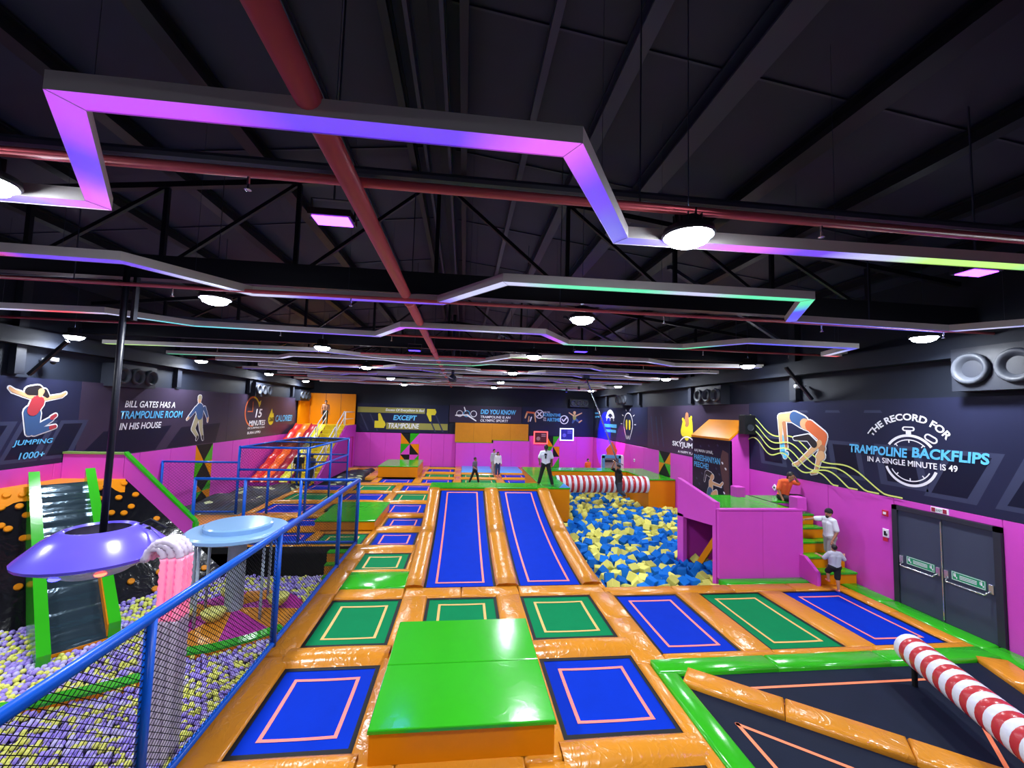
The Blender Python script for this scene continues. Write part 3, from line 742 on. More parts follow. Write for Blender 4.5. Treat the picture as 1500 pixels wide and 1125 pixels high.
for k,(x0,x1,lab) in enumerate([(-.82,.95,'left of the two curved blue ramps rising to the lime deck'),(1.52,3.16,'right of the two curved blue ramps, beside the foam pit')]):
    t=thing('curved_ramp',lab,'ramp',(0,0,0),0,'curved blue trampoline ramps')
    ramp_sheet(x0,x1,RY0,RY1-.05,-.05).build('edge_webbing', GAP, t)
    ramp_sheet(x0+.06,x1-.06,RY0+.06,RY1-.1,-.035).build('bed', BLUEBED, t, smooth=True)
    ln=MB()
    for a,b,ya,yb in ((x0+.27,x0+.325,RY0+.25,RY1-.2),(x1-.325,x1-.27,RY0+.25,RY1-.2),(x0+.27,x1-.27,RY0+.25,RY0+.31),(x0+.27,x1-.27,RY1-.26,RY1-.2)):
        s_=ramp_sheet(a,b,ya,yb,-.028); ln.add(s_.v,s_.f)
    ln.build('marking_line', LINEPINK, t)
    if k==0: ramp_pad(t,x0-.45,x0,RY0,14.2); ramp_pad(t,x0-.45,x0,14.2,RY1)
    xr=x1+(.57 if k==0 else .5)
    ramp_pad(t,x1,xr,RY0,14.2); ramp_pad(t,x1,xr,14.2,RY1)
    # closed underside
    u=MB(); vs=[]
    for i in range(13):
        y=RY0+(RY1-RY0)*i/12; vs+=[(x0,y,-.2),(x0,y,rz(y)-.08),(x1,y,rz(y)-.08),(x1,y,-.2)]
    fs=[]
    for i in range(12):
        for j in range(3): fs.append((i*4+j,i*4+j+1,i*4+5+j,i*4+4+j))
    u.add(vs,fs); u.build('ramp_base', GAP, t)

DZ=1.2
t=thing('lime_deck','raised orange deck with lime top that wraps around the foam pit','platform',(0,17.4,0))
def dk(x0,x1,y0,y1,z0,z1,m,name,r=.02):
    return MB().cush(x0,x1,y0-17.4,y1-17.4,z0,z1,r).build(name,m,t)
dk(-1.24,4.55,17.4,18.5,-.2,DZ-.06,ORANGE_F,'front_box'); dk(3.45,4.55,18.5,22.75,-.2,DZ-.06,ORANGE_F,'left_arm_box')
dk(3.45,9.2,22.75,23.9,.85,DZ-.06,ORANGE_F,'rear_fascia'); dk(9.2,WALL_R-.02,19.95,23.9,-.35,DZ-.06,ORANGE_F,'right_arm_box')
for a,b in ((-1.26,1.5),(1.5,3.45)): dk(a,b,17.38,18.52,DZ-.06,DZ,LIME,'top_pad')
dk(3.45,4.57,17.38,18.52,DZ-.06,DZ,LIME,'top_pad')
MB().prism([(4.1,.0),(4.56,.0),(4.56,1.1)],DZ,DZ+.004).build('blue_patch',SKYPAD,t)
for a,b in ((18.52,20.6),(20.6,22.73)): dk(3.43,4.57,a,b,DZ-.06,DZ,LIME,'top_pad')
for a,b in ((3.43,6.2),(6.2,9.2)): dk(a,b,22.73,23.92,DZ-.06,DZ,LIME,'top_pad')
dk(9.18,WALL_R-.02,19.93,23.92,DZ-.06,DZ,LIME,'top_pad')
for x in (5.5,7.6): MB().box(x,x+.12,5.7,5.82,-.2,.85).build('deck_post', GAP, t)
# roller over the foam pit
t=thing('striped_roller','long red and white striped roller spanning the back of the foam pit','roller',(4.56,20.15,.9))
sub=bpy.data.objects.new('roller_body',None); COL.objects.link(sub); sub.parent=t
stripes(4.62,.41,33,sub)
for a,b in ((3.4,3.47),): pass
# orange face pads that close the slope beside the foam pit
pad(floor,3.56,3.72,10.45,14.0,.0); pad(floor,3.56,3.72,14.0,17.35,.0)

# ================================================================== pink deck with stairs, climbing tower
t=thing('pink_play_house','magenta padded house with lime roof deck beside the foam pit','play house',(0,0,0))
PB=dict(x0=6.97,x1=9.45,y0=10.78,y1=12.95,z=1.8)
for a,b in ((PB['x0'],8.25),(8.25,PB['x1'])):
    MB().cush(a+.003,b-.003,PB['y0'],PB['y0']+.1,0.0,PB['z'],.012).build('front_panel', PINK, t)
MB().cush(PB['x0']-.02,PB['x1']+.02,PB['y0']-.02,PB['y0']+.12,PB['z'],PB['z']+.05,.015).build('front_cap', PINK, t)
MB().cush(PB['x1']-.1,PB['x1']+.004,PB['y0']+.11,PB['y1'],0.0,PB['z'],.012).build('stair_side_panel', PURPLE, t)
# left side: tall sloping guard over a window opening, two posts
def sidepoly(pts,name,m=PINK,x=6.97,w=.12): return MB().extrude([(x,y,z) for y,z in pts],(w,0,0)).build(name,m,t)
sidepoly([(10.89,1.35),(12.95,1.15),(12.95,2.35),(11.0,2.0),(10.89,2.0)],'guard_panel',x=6.95)
sidepoly([(10.89,-.9),(11.05,-.9),(11.05,1.35),(10.89,1.35)],'corner_post',x=6.95)
sidepoly([(12.6,-.9),(12.95,-.9),(12.95,1.25),(12.6,1.25)],'rear_post',x=6.95)
MB().bar((7.3,12.5,-.4),(7.9,11.6,1.5),.16).build('inner_brace', ORANGE_F, t)
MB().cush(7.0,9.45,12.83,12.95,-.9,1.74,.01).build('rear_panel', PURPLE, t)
for a,b in ((7.09,8.9),(8.9,10.55)):
    MB().cush(a+.003,b-.003,PB['y0']+.12 if a<8 else (PB['y0']+.12 if b<9.5 else 12.0),12.95,PB['z']-.06,PB['z'],.015).build('roof_deck_pad', LIME, t)
MB().cush(8.9,9.45,PB['y0']+.12,12.0,PB['z']-.06,PB['z'],.015).build('roof_deck_pad', LIME, t)
MB().cush(9.3,9.58,PB['y0']+.0,PB['y0']+.3,PB['z'],PB['z']+.36,.02).build('post_cushion', PINK, t)
MB().cush(8.75,9.05,12.6,12.9,PB['z'],PB['z']+.32,.02).build('post_cushion', PINK, t)
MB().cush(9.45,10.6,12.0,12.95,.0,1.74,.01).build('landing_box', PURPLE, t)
t=thing('padded_steps','lime topped orange steps climbing to the magenta house deck by the wall','stairs',(9.45,0,0))
for k in range(5):
    y0=10.3+.34*k; zt=.3*(k+1)
    if k==4: y0=11.66
    MB().cush(.02,1.12,y0,12.0,.3*k,zt-.05,.01).build('riser', ORANGE_F, t)
    MB().cush(.0,1.13,y0-.02,min(y0+.36,12.0),zt-.05,zt,.012).build('tread', LIME, t)
MB().extrude([(-.12,10.2,0),(-.12,10.2,.32),(-.12,10.62,.62),(-.12,10.78,.62),(-.12,10.78,0)],(.1,0,0)).build('side_cheek', PINK, t)

t=thing('climbing_tower','magenta climbing tower with orange sloped roof and printed climbing wall face','climbing wall',(WALL_R,15.75,0))
tx=9.85-WALL_R; y0,y1=14.5-15.75,17.05-15.75
MB().extrude([(tx,y0,-1.2),(-.02,y0,-1.2),(-.02,y0,4.14),(tx,y0,3.49)],(0,.08,0)).build('side_panel', PINK, t)
MB().extrude([(tx,y1-.08,-1.2),(-.02,y1-.08,-1.2),(-.02,y1-.08,4.14),(tx,y1-.08,3.49)],(0,.08,0)).build('side_panel', PINK, t)
MB().box(tx-.02,tx+.06,y0,y1,-1.2,3.47).build('front_board', MURAL3, t)
MB().extrude([(tx-.06,y0-.02,3.47),(.0,y0-.02,4.16),(.0,y0-.02,4.24),(tx-.06,y0-.02,3.55)],(0,y1-y0+.04,0)).build('sloped_roof', ORANGE_F, t)
TOWER=t
t=thing('wall_speaker','black box loudspeaker mounted beside the climbing tower roof','loudspeaker',(10.3,14.2,4.1))
MB().cush(-.2,.2,-.17,.17,-.35,.35,.03).build('cabinet', GAP, t); MB().lathe([(.001,-.001),(.12,0),(.13,.01)],n=16).build('driver', CHAR, t, loc=(0,-.18,-.1)).rotation_euler=(math.pi/2,0,0)
MB().box(-.03,.03,.1,.3,-.05,.05).build('bracket', STEEL, t); MB().box(.1,.3,-.03,.03,-.05,.05).build('bracket', STEEL, t)

# exit door
d1=bpy.data.objects.new('door_1',None); COL.objects.link(d1); d1.location=(WALL_R,8.25,0); struct(d1)
DOORM=mat('door_slate',(66,72,92),.5,.12,var=.06)
fr=MB(); fr.box(-.06,.1,.93,1.05,0,2.3); fr.box(-.06,.1,-1.05,-.93,0,2.3); fr.box(-.06,.1,-1.05,1.05,2.2,2.3); fr.build('frame', CHAR, d1)
for s_,nm in ((1,'a'),(-1,'b')):
    ya,yb=sorted((.005*s_,.93*s_))
    lf=MB().box(-.02,.08,ya,yb,.0,2.2).build('leaf', DOORM, d1)
    yb_,ya_=s_*.86,s_*.08
    pb=MB(); pb.tube([(-.03,ya_,1.02),(-.14,ya_+s_*.05,.92),(-.14,yb_-s_*.05,.92),(-.03,yb_,1.02)],.018,8); pb.build('push_bar', CHROME, lf, smooth=True)
    for yy in (ya_,yb_): MB().cush(-.06,-.02,yy-.04,yy+.04,.96,1.14,.01).build('bar_bracket', CHROME, lf)
    sy=sorted((s_*.16,s_*.76)); 
    sg=MB().box(-.032,-.022,sy[0],sy[1],.98,1.16).build('door_sign', mat('sign_green',(24,150,100),.4), lf)
    b=MB(); b.box(-.036,-.03,sy[0]+.01,sy[1]-.01,1.145,1.153); b.box(-.036,-.03,sy[0]+.01,sy[1]-.01,.987,.995); b.box(-.036,-.03,sy[0]+.01,sy[0]+.018,.987,1.153); b.box(-.036,-.03,sy[1]-.018,sy[1]-.01,.987,1.153)
    for k in range(3): b.box(-.036,-.03,sy[0]+.15,sy[1]-.15,1.035+k*.03,1.046+k*.03)
    for yy in (sy[0]+.07,sy[1]-.07):
        b.box(-.036,-.03,yy-.012,yy+.012,1.05,1.11); b.box(-.036,-.03,yy-.035,yy-.02,1.02,1.06); b.box(-.036,-.03,yy+.02,yy+.03,1.06,1.12); b.box(-.036,-.03,yy-.01,yy+.01,1.12,1.135)
    b.build('sign_print', INKW, lf)
MB().tube([(-.045,0,.05),(-.045,0,2.15)],.014,8).build('lock_rod', CHROME, d1)
# ================================================================== railings with netting
def net(parent, o, U, V, lu, lv, cell=.07, w=.0045, mat_=NETBLK, name='netting'):
    """diamond net of straight cords over a rectangle o + u*U + v*V"""
    o, U, V = Vector(o), Vector(U).normalized(), Vector(V).normalized(); Nn = U.cross(V)
    mb = MB(); k = 1.25      # diamonds wider than tall
    step = cell*1.41
    for s_ in (1,-1):
        c = -lv*k if s_ > 0 else 0
        c_end = lu if s_ > 0 else lu+lv*k
        x = c
        while x < c_end:
            # line u = x + s_*k*v
            v0, v1 = 0, lv
            if s_ > 0:
                v0 = max(0, (0-x)/k); v1 = min(lv, (lu-x)/k)
            else:
                v0 = max(0, (x-lu)/k); v1 = min(lv, x/k)
            if v1-v0 > .01:
                a = o+U*(x+s_*k*v0)+V*v0; b = o+U*(x+s_*k*v1)+V*v1
                t = (b-a).normalized(); p = t.cross(Nn)*w; q = Nn*w
                mb.add([a-p,a+p*.5+q,a+p*.5-q,b-p,b+p*.5+q,b+p*.5-q],[(0,1,4,3),(1,2,5,4),(2,0,3,5)])
            x += step
    ob = mb.build(name, mat_, parent); ob['kind'] = 'stuff'; return ob
def post(parent, x, y, z0, z1, r=.05, name='post'):
    mb = MB(); mb.tube([(x,y,z0),(x,y,z1)],r,12); mb.ball((x,y,z1),r*1.02,12,6); return mb.build(name, BLUEP, parent, smooth=True)
def rail(parent, a, b, r=.045, name='rail'):
    return MB().tube([a,b],r,12).build(name, BLUEP, parent, smooth=True)

FXn, FYc = -3.25, 14.0
t = thing('netted_railing','long blue pipe railing with black net along the ball pit','railing',(FXn,0,0))
for y in (1.9,5.05,8.2,12.0,FYc): post(t,0,y,-.02 if y<13.9 else -.02,2.0,.055)
rail(t,(0,1.9,2.0),(0,FYc,2.0),.058,'top_rail'); rail(t,(0,1.9,.05),(0,FYc,.05),.045,'bottom_rail')
for a,b in ((1.9,5.05),(5.05,8.2),(8.2,12.0),(12.0,FYc)): net(t,(0,a+.05,.1),(0,1,0),(0,0,1),b-a-.1,1.86,.062,.0042)
t = thing('netted_railing','blue pipe railing with net crossing at the end of the ball pit','railing',(FXn,FYc,0))
for x in (-1.75,-3.4,-4.85): post(t,x,0,-.02,2.0,.045)
rail(t,(0,0,2.0),(-4.85,0,2.0),.045,'top_rail'); rail(t,(0,0,.06),(-4.85,0,.06),.045,'bottom_rail')
for a,b in ((-4.85,-3.4),(-3.4,-1.75),(-1.75,0)): net(t,(a+.05,0,.1),(1,0,0),(0,0,1),b-a-.1,1.86,.075,.0035)
# cage farther back
t = thing('netted_cage','blue pipe cage with net walls and net roof over the left court','cage',(-8.85,18.0,0))
cx,cy = 2.6,6.1
for x,y in ((0,0),(cx,0),(0,cy),(cx,cy),(cx,cy*.5),(1.15,0),(.6,cy)): post(t,x,y,-.02,2.62 if (x,y)!=(1.15,0) else 1.72,.05)
for z in (2.6,1.72):
    rail(t,(0,0,z),(cx,0,z),.045); rail(t,(cx,0,z),(cx,cy,z),.045); rail(t,(0,cy,z),(cx,cy,z),.045)
    if z>2: rail(t,(0,0,z),(0,cy,z),.045)
rail(t,(.6,cy,1.3),(cx,cy,1.3),.04); rail(t,(0,cy*.5,2.6),(cx,cy*.5,2.6),.035)
net(t,(0,0,2.6),(1,0,0),(0,1,0),cx,cy,.14,.004); net(t,(.05,0,.1),(1,0,0),(0,0,1),cx-.1,2.45,.1,.003); net(t,(cx,.05,.1),(0,1,0),(0,0,1),cy-.1,2.45,.1,.004); net(t,(0,.05,.1),(0,1,0),(0,0,1),cy-.1,2.45,.12,.003)
t = thing('netted_railing','blue railing with net reaching from the cage to the left wall','railing',(-8.85,18.0,0))
rail(t,(0,0,2.0),(-2.8,0,2.0),.04,'top_rail'); post(t,-2.8,0,-.02,2.0,.045); rail(t,(0,0,.06),(-2.8,0,.06),.04,'bottom_rail'); net(t,(-2.75,0,.1),(1,0,0),(0,0,1),2.7,1.86,.1,.003)

# ================================================================== camouflage air bag
cam_m = bpy.data.materials.new('airbag_camouflage'); cam_m.use_nodes = True; nt = cam_m.node_tree; b = nt.nodes['Principled BSDF']; b.inputs['Roughness'].default_value=.6
g = nt.nodes.new('ShaderNodeNewGeometry'); v = nt.nodes.new('ShaderNodeTexVoronoi'); v.inputs['Scale'].default_value=3.2
nt.links.new(g.outputs['Position'],v.inputs['Vector']); r = nt.nodes.new('ShaderNodeValToRGB'); r.color_ramp.interpolation='CONSTANT'
els = r.color_ramp.elements; els[0].position=0; els[0].color=lin((20,24,34)); els[1].position=.5; els[1].color=lin((30,44,66))
for p_,c_ in ((.66,(18,22,30)),(.72,(190,200,150)),(.8,(34,44,60))): e=els.new(p_); e.color=lin(c_)
nt.links.new(v.outputs['Color'],r.inputs['Fac']); nt.links.new(r.outputs['Color'],b.inputs['Base Color'])
def bag(x0,x1,y0,y1,label,amp=.12):
    N,M=20,30; mb=MB(); vs=[];fs=[]
    for j in range(M+1):
        for i in range(N+1):
            u,v_=i/N,j/M; e=min(u,1-u,v_,1-v_)*8; e=min(1,e)
            x,y=x0+(x1-x0)*u,y0+(y1-y0)*v_
            z=-.2+(.3+amp*math.sin(x*2.3+y*.7)*math.sin(y*1.9))*e**.5
            vs.append((x-x0,y-y0,z))
    for j in range(M):
        for i in range(N): a=j*(N+1)+i; fs.append((a,a+1,a+N+2,a+N+1))
    mb.add(vs,fs); o=mb.build('air_bag',cam_m,None,smooth=True,loc=(x0,y0,0)); tag(o,label,'air bag','camouflage air bags'); return o
bag(-11.55,-8.62,18.1,24.6,'dark camouflage air bag along the left wall beside the blue cage')
bag(-7.6,-6.1,25.0,31.2,'dark camouflage air bag at the foot of the purple slide tower')

# ================================================================== ball pit: incline, slide, toys
T0=Vector((-11.7,12.0,2.0)); sd=Vector((.6872,.7265,0)); nd=Vector((.7265,-.6872,0)); fall=(nd*2.3+Vector((0,0,-2.9))).normalized(); pn=sd.cross(fall)
if pn.z<0: pn=-pn
def PL(s,d,h_=0): return T0+sd*s+fall*d+pn*h_
t=thing('climbing_slope','glossy black climbing slope with orange dots in the pit corner','climbing slope',T0)
LD=3.5/2.9*math.hypot(2.3,2.9)
P_=Vector((-6.15,13.85,-1.5)); Q_=Vector((-11.7,7.98,-1.5)); T1=Vector((-9.95,13.85,2.0))
rel=lambda p: tuple(Vector(p)-T0)
MB().extrude([rel(T0),rel(T1),rel(P_),rel(Q_)],-pn*.04).build('slope_cover', BLACKV, t)
dr=[]; n=26
for k in range(n+1):
    s_=2.6*k/n; dr.append(PL(s_,.38+.16*math.sin(s_*5.2)+.08*math.sin(s_*11.3),.012))
drip=[PL(0,0,.012)]+[PL(2.55,0,.012)]+list(reversed(dr[1:-1]))+[PL(0,.38,.012)]
MB().add([rel(p) for p in drip],[tuple(range(len(drip)))]).build('orange_drip', ORANGE_F, t)
dots=[(0.2,.54),(.28,.2),(.55,.22),(.5,.55),(.62,.82),(.21,1.03),(.33,1.14),(.58,1.44),(.52,2.65),(1.95,.57),(2.36,.61),(2.61,.94),(2.44,1.12),(2.18,1.06),(3.14,1.44),(2.73,.57),(2.5,.16),(1.97,.24),(3.06,3.05),(2.46,3.13),(2.0,3.51),(2.93,3.49),(4.08,3.23),(-.3,1.8),(-.2,2.6)]
for s_,d_ in dots:
    mb=MB(); N=18; vs=[]
    for r_,h_ in ((.075,.0),(.08,.03),(.064,.05)):
        for j in range(N):
            q=2*math.pi*j/N; vs.append(rel(PL(s_+r_*math.cos(q),d_+r_*math.sin(q),h_)))
    fs=[(a*N+j,a*N+(j+1)%N,(a+1)*N+(j+1)%N,(a+1)*N+j) for a in range(2) for j in range(N)]+[tuple(range(2*N,3*N))]
    mb.add(vs,fs); mb.build('climbing_dot', ORANGE_F, t)
MB().extrude([rel((-11.7,12.0,2.0)),rel((-9.95,13.85,2.0)),rel((-11.7,13.85,2.0))],(0,0,-.1)).build('corner_ledge', ORANGE_F, t)
t=thing('pit_wing_wall','magenta padded wing wall with sloping lime edge behind the climbing slope','partition',(-10.0,13.85,0))
MB().extrude([(-1.68,0,-.2),(-.03,0,-.2),(-.03,0,2.72),(-1.68,0,2.72)],(0,.1,0)).build('rear_panel', PINK, t)
MB().extrude([(-.02,0,-1.3),(2.05,0,-1.3),(2.05,0,.72),(-.02,0,2.72)],(0,.1,0)).build('sloping_panel', PINK, t)
MB().extrude([(-.03,-.03,2.72),(2.07,-.03,.70),(2.07,-.03,.78),(-.03,-.03,2.80)],(0,.16,0)).build('sloping_edge', LIME, t)
MB().box(2.02,2.1,-.04,.14,-1.3,.72).build('end_edge', LIME, t)
MB().box(-1.68,-.03,-.03,.13,2.72,2.78).build('top_edge', mat('vinyl_dull_green',(120,150,80),.4), t)

# roller slide with lime cheeks
t=thing('pit_slide','steep roller slide with lime side pads dropping into the ball pit','slide',T0)
def SL(s,d,z): return rel(T0+sd*s+nd*d+Vector((0,0,z-2.0)))
def sz(d): return 2.02-2.95*(d/4.35)
for s0,s1,dd in ((.62,.82,4.45),(1.68,1.88,4.2)):
    MB().extrude([SL(s0,-.05,2.38),SL(s0,dd,sz(dd)+.3),SL(s0,dd,sz(dd)-.7),SL(s0,3.2,-1.3),SL(s0,-.05,1.7)],tuple(sd*(s1-s0))).build('cheek_pad', LIME, t)
CHUTE=mat('chute_dark_steel',(64,82,96),.14,.5,metal=.6,bump=.3,bscale=2.2,stretch=(1,1,3))
mb=MB(); n=60; up_=[SL(.82,4.2*i/n,sz(4.2*i/n)+.022*math.sin(i*.9)+.012*math.sin(i*2.3)) for i in range(n+1)]; up2=[tuple(Vector(p)+sd*.86) for p in up_]
mb.add(up_+up2,[(i,i+1,n+2+i,n+1+i) for i in range(n)]); mb.extrude([SL(.82,0,sz(0)-.06),SL(.82,4.2,sz(4.2)-.06),SL(.82,4.2,sz(4.2)-.12),SL(.82,0,sz(0)-.12)],tuple(sd*.86)); mb.build('chute_bed', CHUTE, t, smooth=True)
MB().extrude([SL(1.66,1.9,sz(1.9)+.02),SL(1.66,4.18,sz(4.18)+.02),SL(1.66,4.18,sz(4.18)+.27),SL(1.66,1.9,sz(1.9)+.27)],tuple(sd*.02)).build('inner_lining', ORANGE_F, t)
for k in range(0):
    d_=.1+k*.14; mb=MB(); mb.tube([SL(.83,d_,sz(d_)+.01),SL(1.67,d_,sz(d_)+.01)],.045,8); mb.build('roller', CHUTE, t, smooth=True)
MB().extrude([SL(.82,4.2,sz(4.2)),SL(.82,4.2,-1.4),SL(1.68,4.2,-1.4),SL(1.68,4.2,sz(4.2))],tuple(nd*-.05)).build('end_panel', ORANGE_F, t)

# flying saucer on a pole
UC=Vector((-5.47,7.2,0))
t=thing('flying_saucer','purple flying saucer hanging on a black pole above the ball pit','hanging saucer',(UC.x,UC.y,2.0))
SAU=mat('saucer_purple',(98,84,214),.25,.5,coat=.3,var=.04); SAUG=mat('saucer_underside',(150,150,190),.35)
mb=MB(); mb.lathe([(.37,.34),(.40,.37),(.45,.36),(.63,.25),(.82,.07),(.89,.0),(.88,-.04),(.82,-.07)],n=28)
o=mb.build('upper_shell', SAU, t, smooth=True); smooth_sharp(o.data,40)
MB().lathe([(.37,.34),(.35,.2),(.25,.05),(.001,.02)],n=24).build('cockpit', mat('cockpit_dark',(30,20,50),.5), t, smooth=True)
mb=MB(); mb.lathe([(.82,-.07),(.62,-.16),(.45,-.24),(.4,-.28),(.25,-.31),(.001,-.315)],n=32); mb.build('underside', SAUG, t, smooth=True)
for a,c,nm in ((-95,(60,60,255),'blue'),(-48,(255,70,50),'red'),(150,(60,60,255),'blue2'),(60,(255,70,50),'red2')):
    q=math.radians(a); MB().ball((.6*math.cos(q),.6*math.sin(q),-.17),.07,12,6,sc=(1,1,.45)).build('running_light', mat('saucer_light_'+nm,c,emit=c,estr=12), t, smooth=True)
MB().tube([(.05,0,.08),(.05,0,6.6-2.0)],.045,10).build('hanging_pole', STEEL, t, smooth=True)
MB().bar((.17,.05,3.6),(.17,.05,4.3),.05,.08).build('pole_bracket', STEEL, t)
MB().bar((-.1,-.2,.06),(.55,.25,.3),.05).build('cockpit_strut', STEEL, t); MB().bar((.05,0,.1),(-.2,.3,.06),.05).build('cockpit_strut', STEEL, t)
MB().tube([(.3,.2,.3),(.52,.28,.42),(.82,.22,.3)],.018,6).build('cable', GAP, t)
t=thing('light_tube_bundle','bundle of clear ribbed hoses glowing pink falling from the saucer to the balls','hose bundle',(-4.32,7.0,-1.0))
HOSE=bpy.data.materials.new('clear_hose'); HOSE.use_nodes=True; nt=HOSE.node_tree; b=nt.nodes['Principled BSDF']
b.inputs['Roughness'].default_value=.15; b.inputs['Base Color'].default_value=lin((235,222,240)); b.inputs['Alpha'].default_value=.78
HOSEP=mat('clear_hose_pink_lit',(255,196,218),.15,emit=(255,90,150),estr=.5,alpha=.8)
for k in range(9):
    dx=(k%3)*.1-.08; dy=(k//3)*.11-.1; R0=.2-.03*(k%3)
    top=[]; start=Vector((-.44+dx*.2,dy*.8+.12,3.02)); 
    for i in range(9):
        a=math.pi*(1-i/8*.98); c0=Vector((-.1+dx*.6,dy,2.98)); top.append(c0+Vector((math.cos(a)*(.17+dx*.5),0,math.sin(a)*(.2+dx*.5))))
    top=[start+Vector((0,0,-.05))]+top
    def ribbed(path,r,step=.04):
        P=[];Rr=[]
        for a,b_ in zip(path[:-1],path[1:]):
            n_=max(1,int((b_-a).length/step))
            for q in range(n_): P.append(a.lerp(b_,q/n_)); Rr.append(r*(1.14 if len(P)%2 else .86))
        P.append(path[-1]); Rr.append(r); return P,Rr
    p,rr=ribbed(top,.05,.03); MB().tube(p,rr,8).build('hose', HOSE, t, smooth=True)
    e=top[-1]; p,rr=ribbed([e,Vector((e.x,e.y,2.1))],.05,.05); MB().tube(p,rr,8).build('hose', HOSEP, t, smooth=True)
    e2=Vector((e.x,e.y,2.1)); p,rr=ribbed([e2,Vector((e.x,e.y,0.0))],.055,.06); MB().tube(p,rr,8).build('hose', HOSE, t, smooth=True)
MB().tube([(.1,-.1,2.7),(.12,-.12,1.2),(.11,-.12,.0)],.014,6).build('power_cable', GAP, t)

# round blue table tower and its petal base
MC=Vector((-5.42,11.25,-.9))
t=thing('round_tower_table','pale blue round platform on a grey column standing in the ball pit','platform',MC)
PALE=mat('pale_blue_gloss',(138,182,226),.2,.5,coat=.3); PALEG=mat('pale_grey_column',(160,175,190),.35)
mb=MB(); mb.lathe([(.001,2.02),(1.06,2.02),(1.12,2.05),(1.12,2.12),(1.06,2.16),(.001,2.16)],n=48); mb.build('lower_disc', PALE, t); 
mb=MB(); mb.lathe([(.74,2.16),(.75,2.26),(.71,2.29),(.001,2.29)],n=48); mb.build('upper_disc', PALE, t)
for q in t.children: smooth_sharp(q.data,30)
MB().lathe([(.2,-.5),(.2,2.02)],n=24).build('column', PALEG, t, smooth=True)
for a in (200,235,160,20,335,55): 
    q=math.radians(a); MB().tube([(.85*math.cos(q),.85*math.sin(q),-.5),(.85*math.cos(q),.85*math.sin(q),2.03)],.035,8).build('slim_leg', PALEG, t, smooth=True)
t=thing('petal_platform','round padded island with orange and magenta petals around the blue table column','soft island',MC)
for k in range(8):
    a0,a1=k*math.pi/4+.25,(k+1)*math.pi/4+.25; mb=MB(); pr=[]; n=8; R=1.55
    vs=[(0,0,.26)]
    vs+=[(R*math.cos(a0+(a1-a0)*i/n),R*math.sin(a0+(a1-a0)*i/n),.02+.0*i) for i in range(n+1)]
    vs+=[(R*math.cos(a0+(a1-a0)*i/n),R*math.sin(a0+(a1-a0)*i/n),-.45) for i in range(n+1)]
    fs=[(0,i+1,i+2) for i in range(n)]+[(i+1,n+2+i,n+3+i,i+2) for i in range(n)]
    mb.add(vs,fs); mb.build('petal', ORANGE if k%2 else mat('vinyl_magenta_deep',(176,44,150),.25,bump=.1), t)
for a,rr in ((245,.5),(120,.9),(20,.95),(200,1.0)):
    q=math.radians(a); mb=MB(); mb.lathe([(.001,-.02),(.12,.0),(.22,.1),(.26,.22),(.24,.24),(.001,.2)],(rr*math.cos(q),rr*math.sin(q),.16),18); mb.build('yellow_bowl', mat('pale_yellow',(216,214,110),.35), t, smooth=True)
# curved lime topped beams floating in the balls
def beam(pts,label):
    t=thing('pit_beam',label,'soft beam',(pts[0][0],pts[0][1],-.9),0,'lime topped beams in the ball pit')
    P=[Vector((x-pts[0][0],y-pts[0][1])) for x,y in pts]; n=len(P); off=[]
    for i in range(n):
        d=(P[min(i+1,n-1)]-P[max(i-1,0)]).normalized(); off.append(Vector((-d.y,d.x))*.14)
    for nm,z0,z1,m_ in (('beam_body',-.4,.07,ORANGE_F),('beam_top',.07,.12,LIME)):
        mb=MB(); vs=[]
        for i in range(n):
            a,b_=P[i]+off[i],P[i]-off[i]; vs+=[(a.x,a.y,z0),(a.x,a.y,z1),(b_.x,b_.y,z1),(b_.x,b_.y,z0)]
        fs=[(i*4+j,i*4+(j+1)%4,i*4+4+(j+1)%4,i*4+4+j) for i in range(n-1) for j in range(4)]+[(0,1,2,3),(4*n-4,4*n-3,4*n-2,4*n-1)]
        mb.add(vs,fs); mb.build(nm,m_,t)
beam([(-8.6,8.0),(-7.4,8.12),(-6.9,8.28),(-6.2,8.6),(-5.55,9.0)],'lime topped orange beam lying in the balls near the saucer')
beam([(-5.75,9.6),(-5.1,9.75),(-4.5,10.1),(-4.0,10.55)],'lime topped orange beam curving around the petal island')
t=thing('pit_steps','small lime and orange steps leading out of the ball pit','stairs',(-3.98,12.98,0))
for k in range(4):
    MB().cush(0,.6,.2*k,.85,-1.3+.3*k,-1.05+.3*k,.01).build('riser', ORANGE_F, t); MB().cush(0,.6,.2*k-.01,.85,-1.05+.3*k,-1.0+.3*k,.01).build('tread', LIME, t)

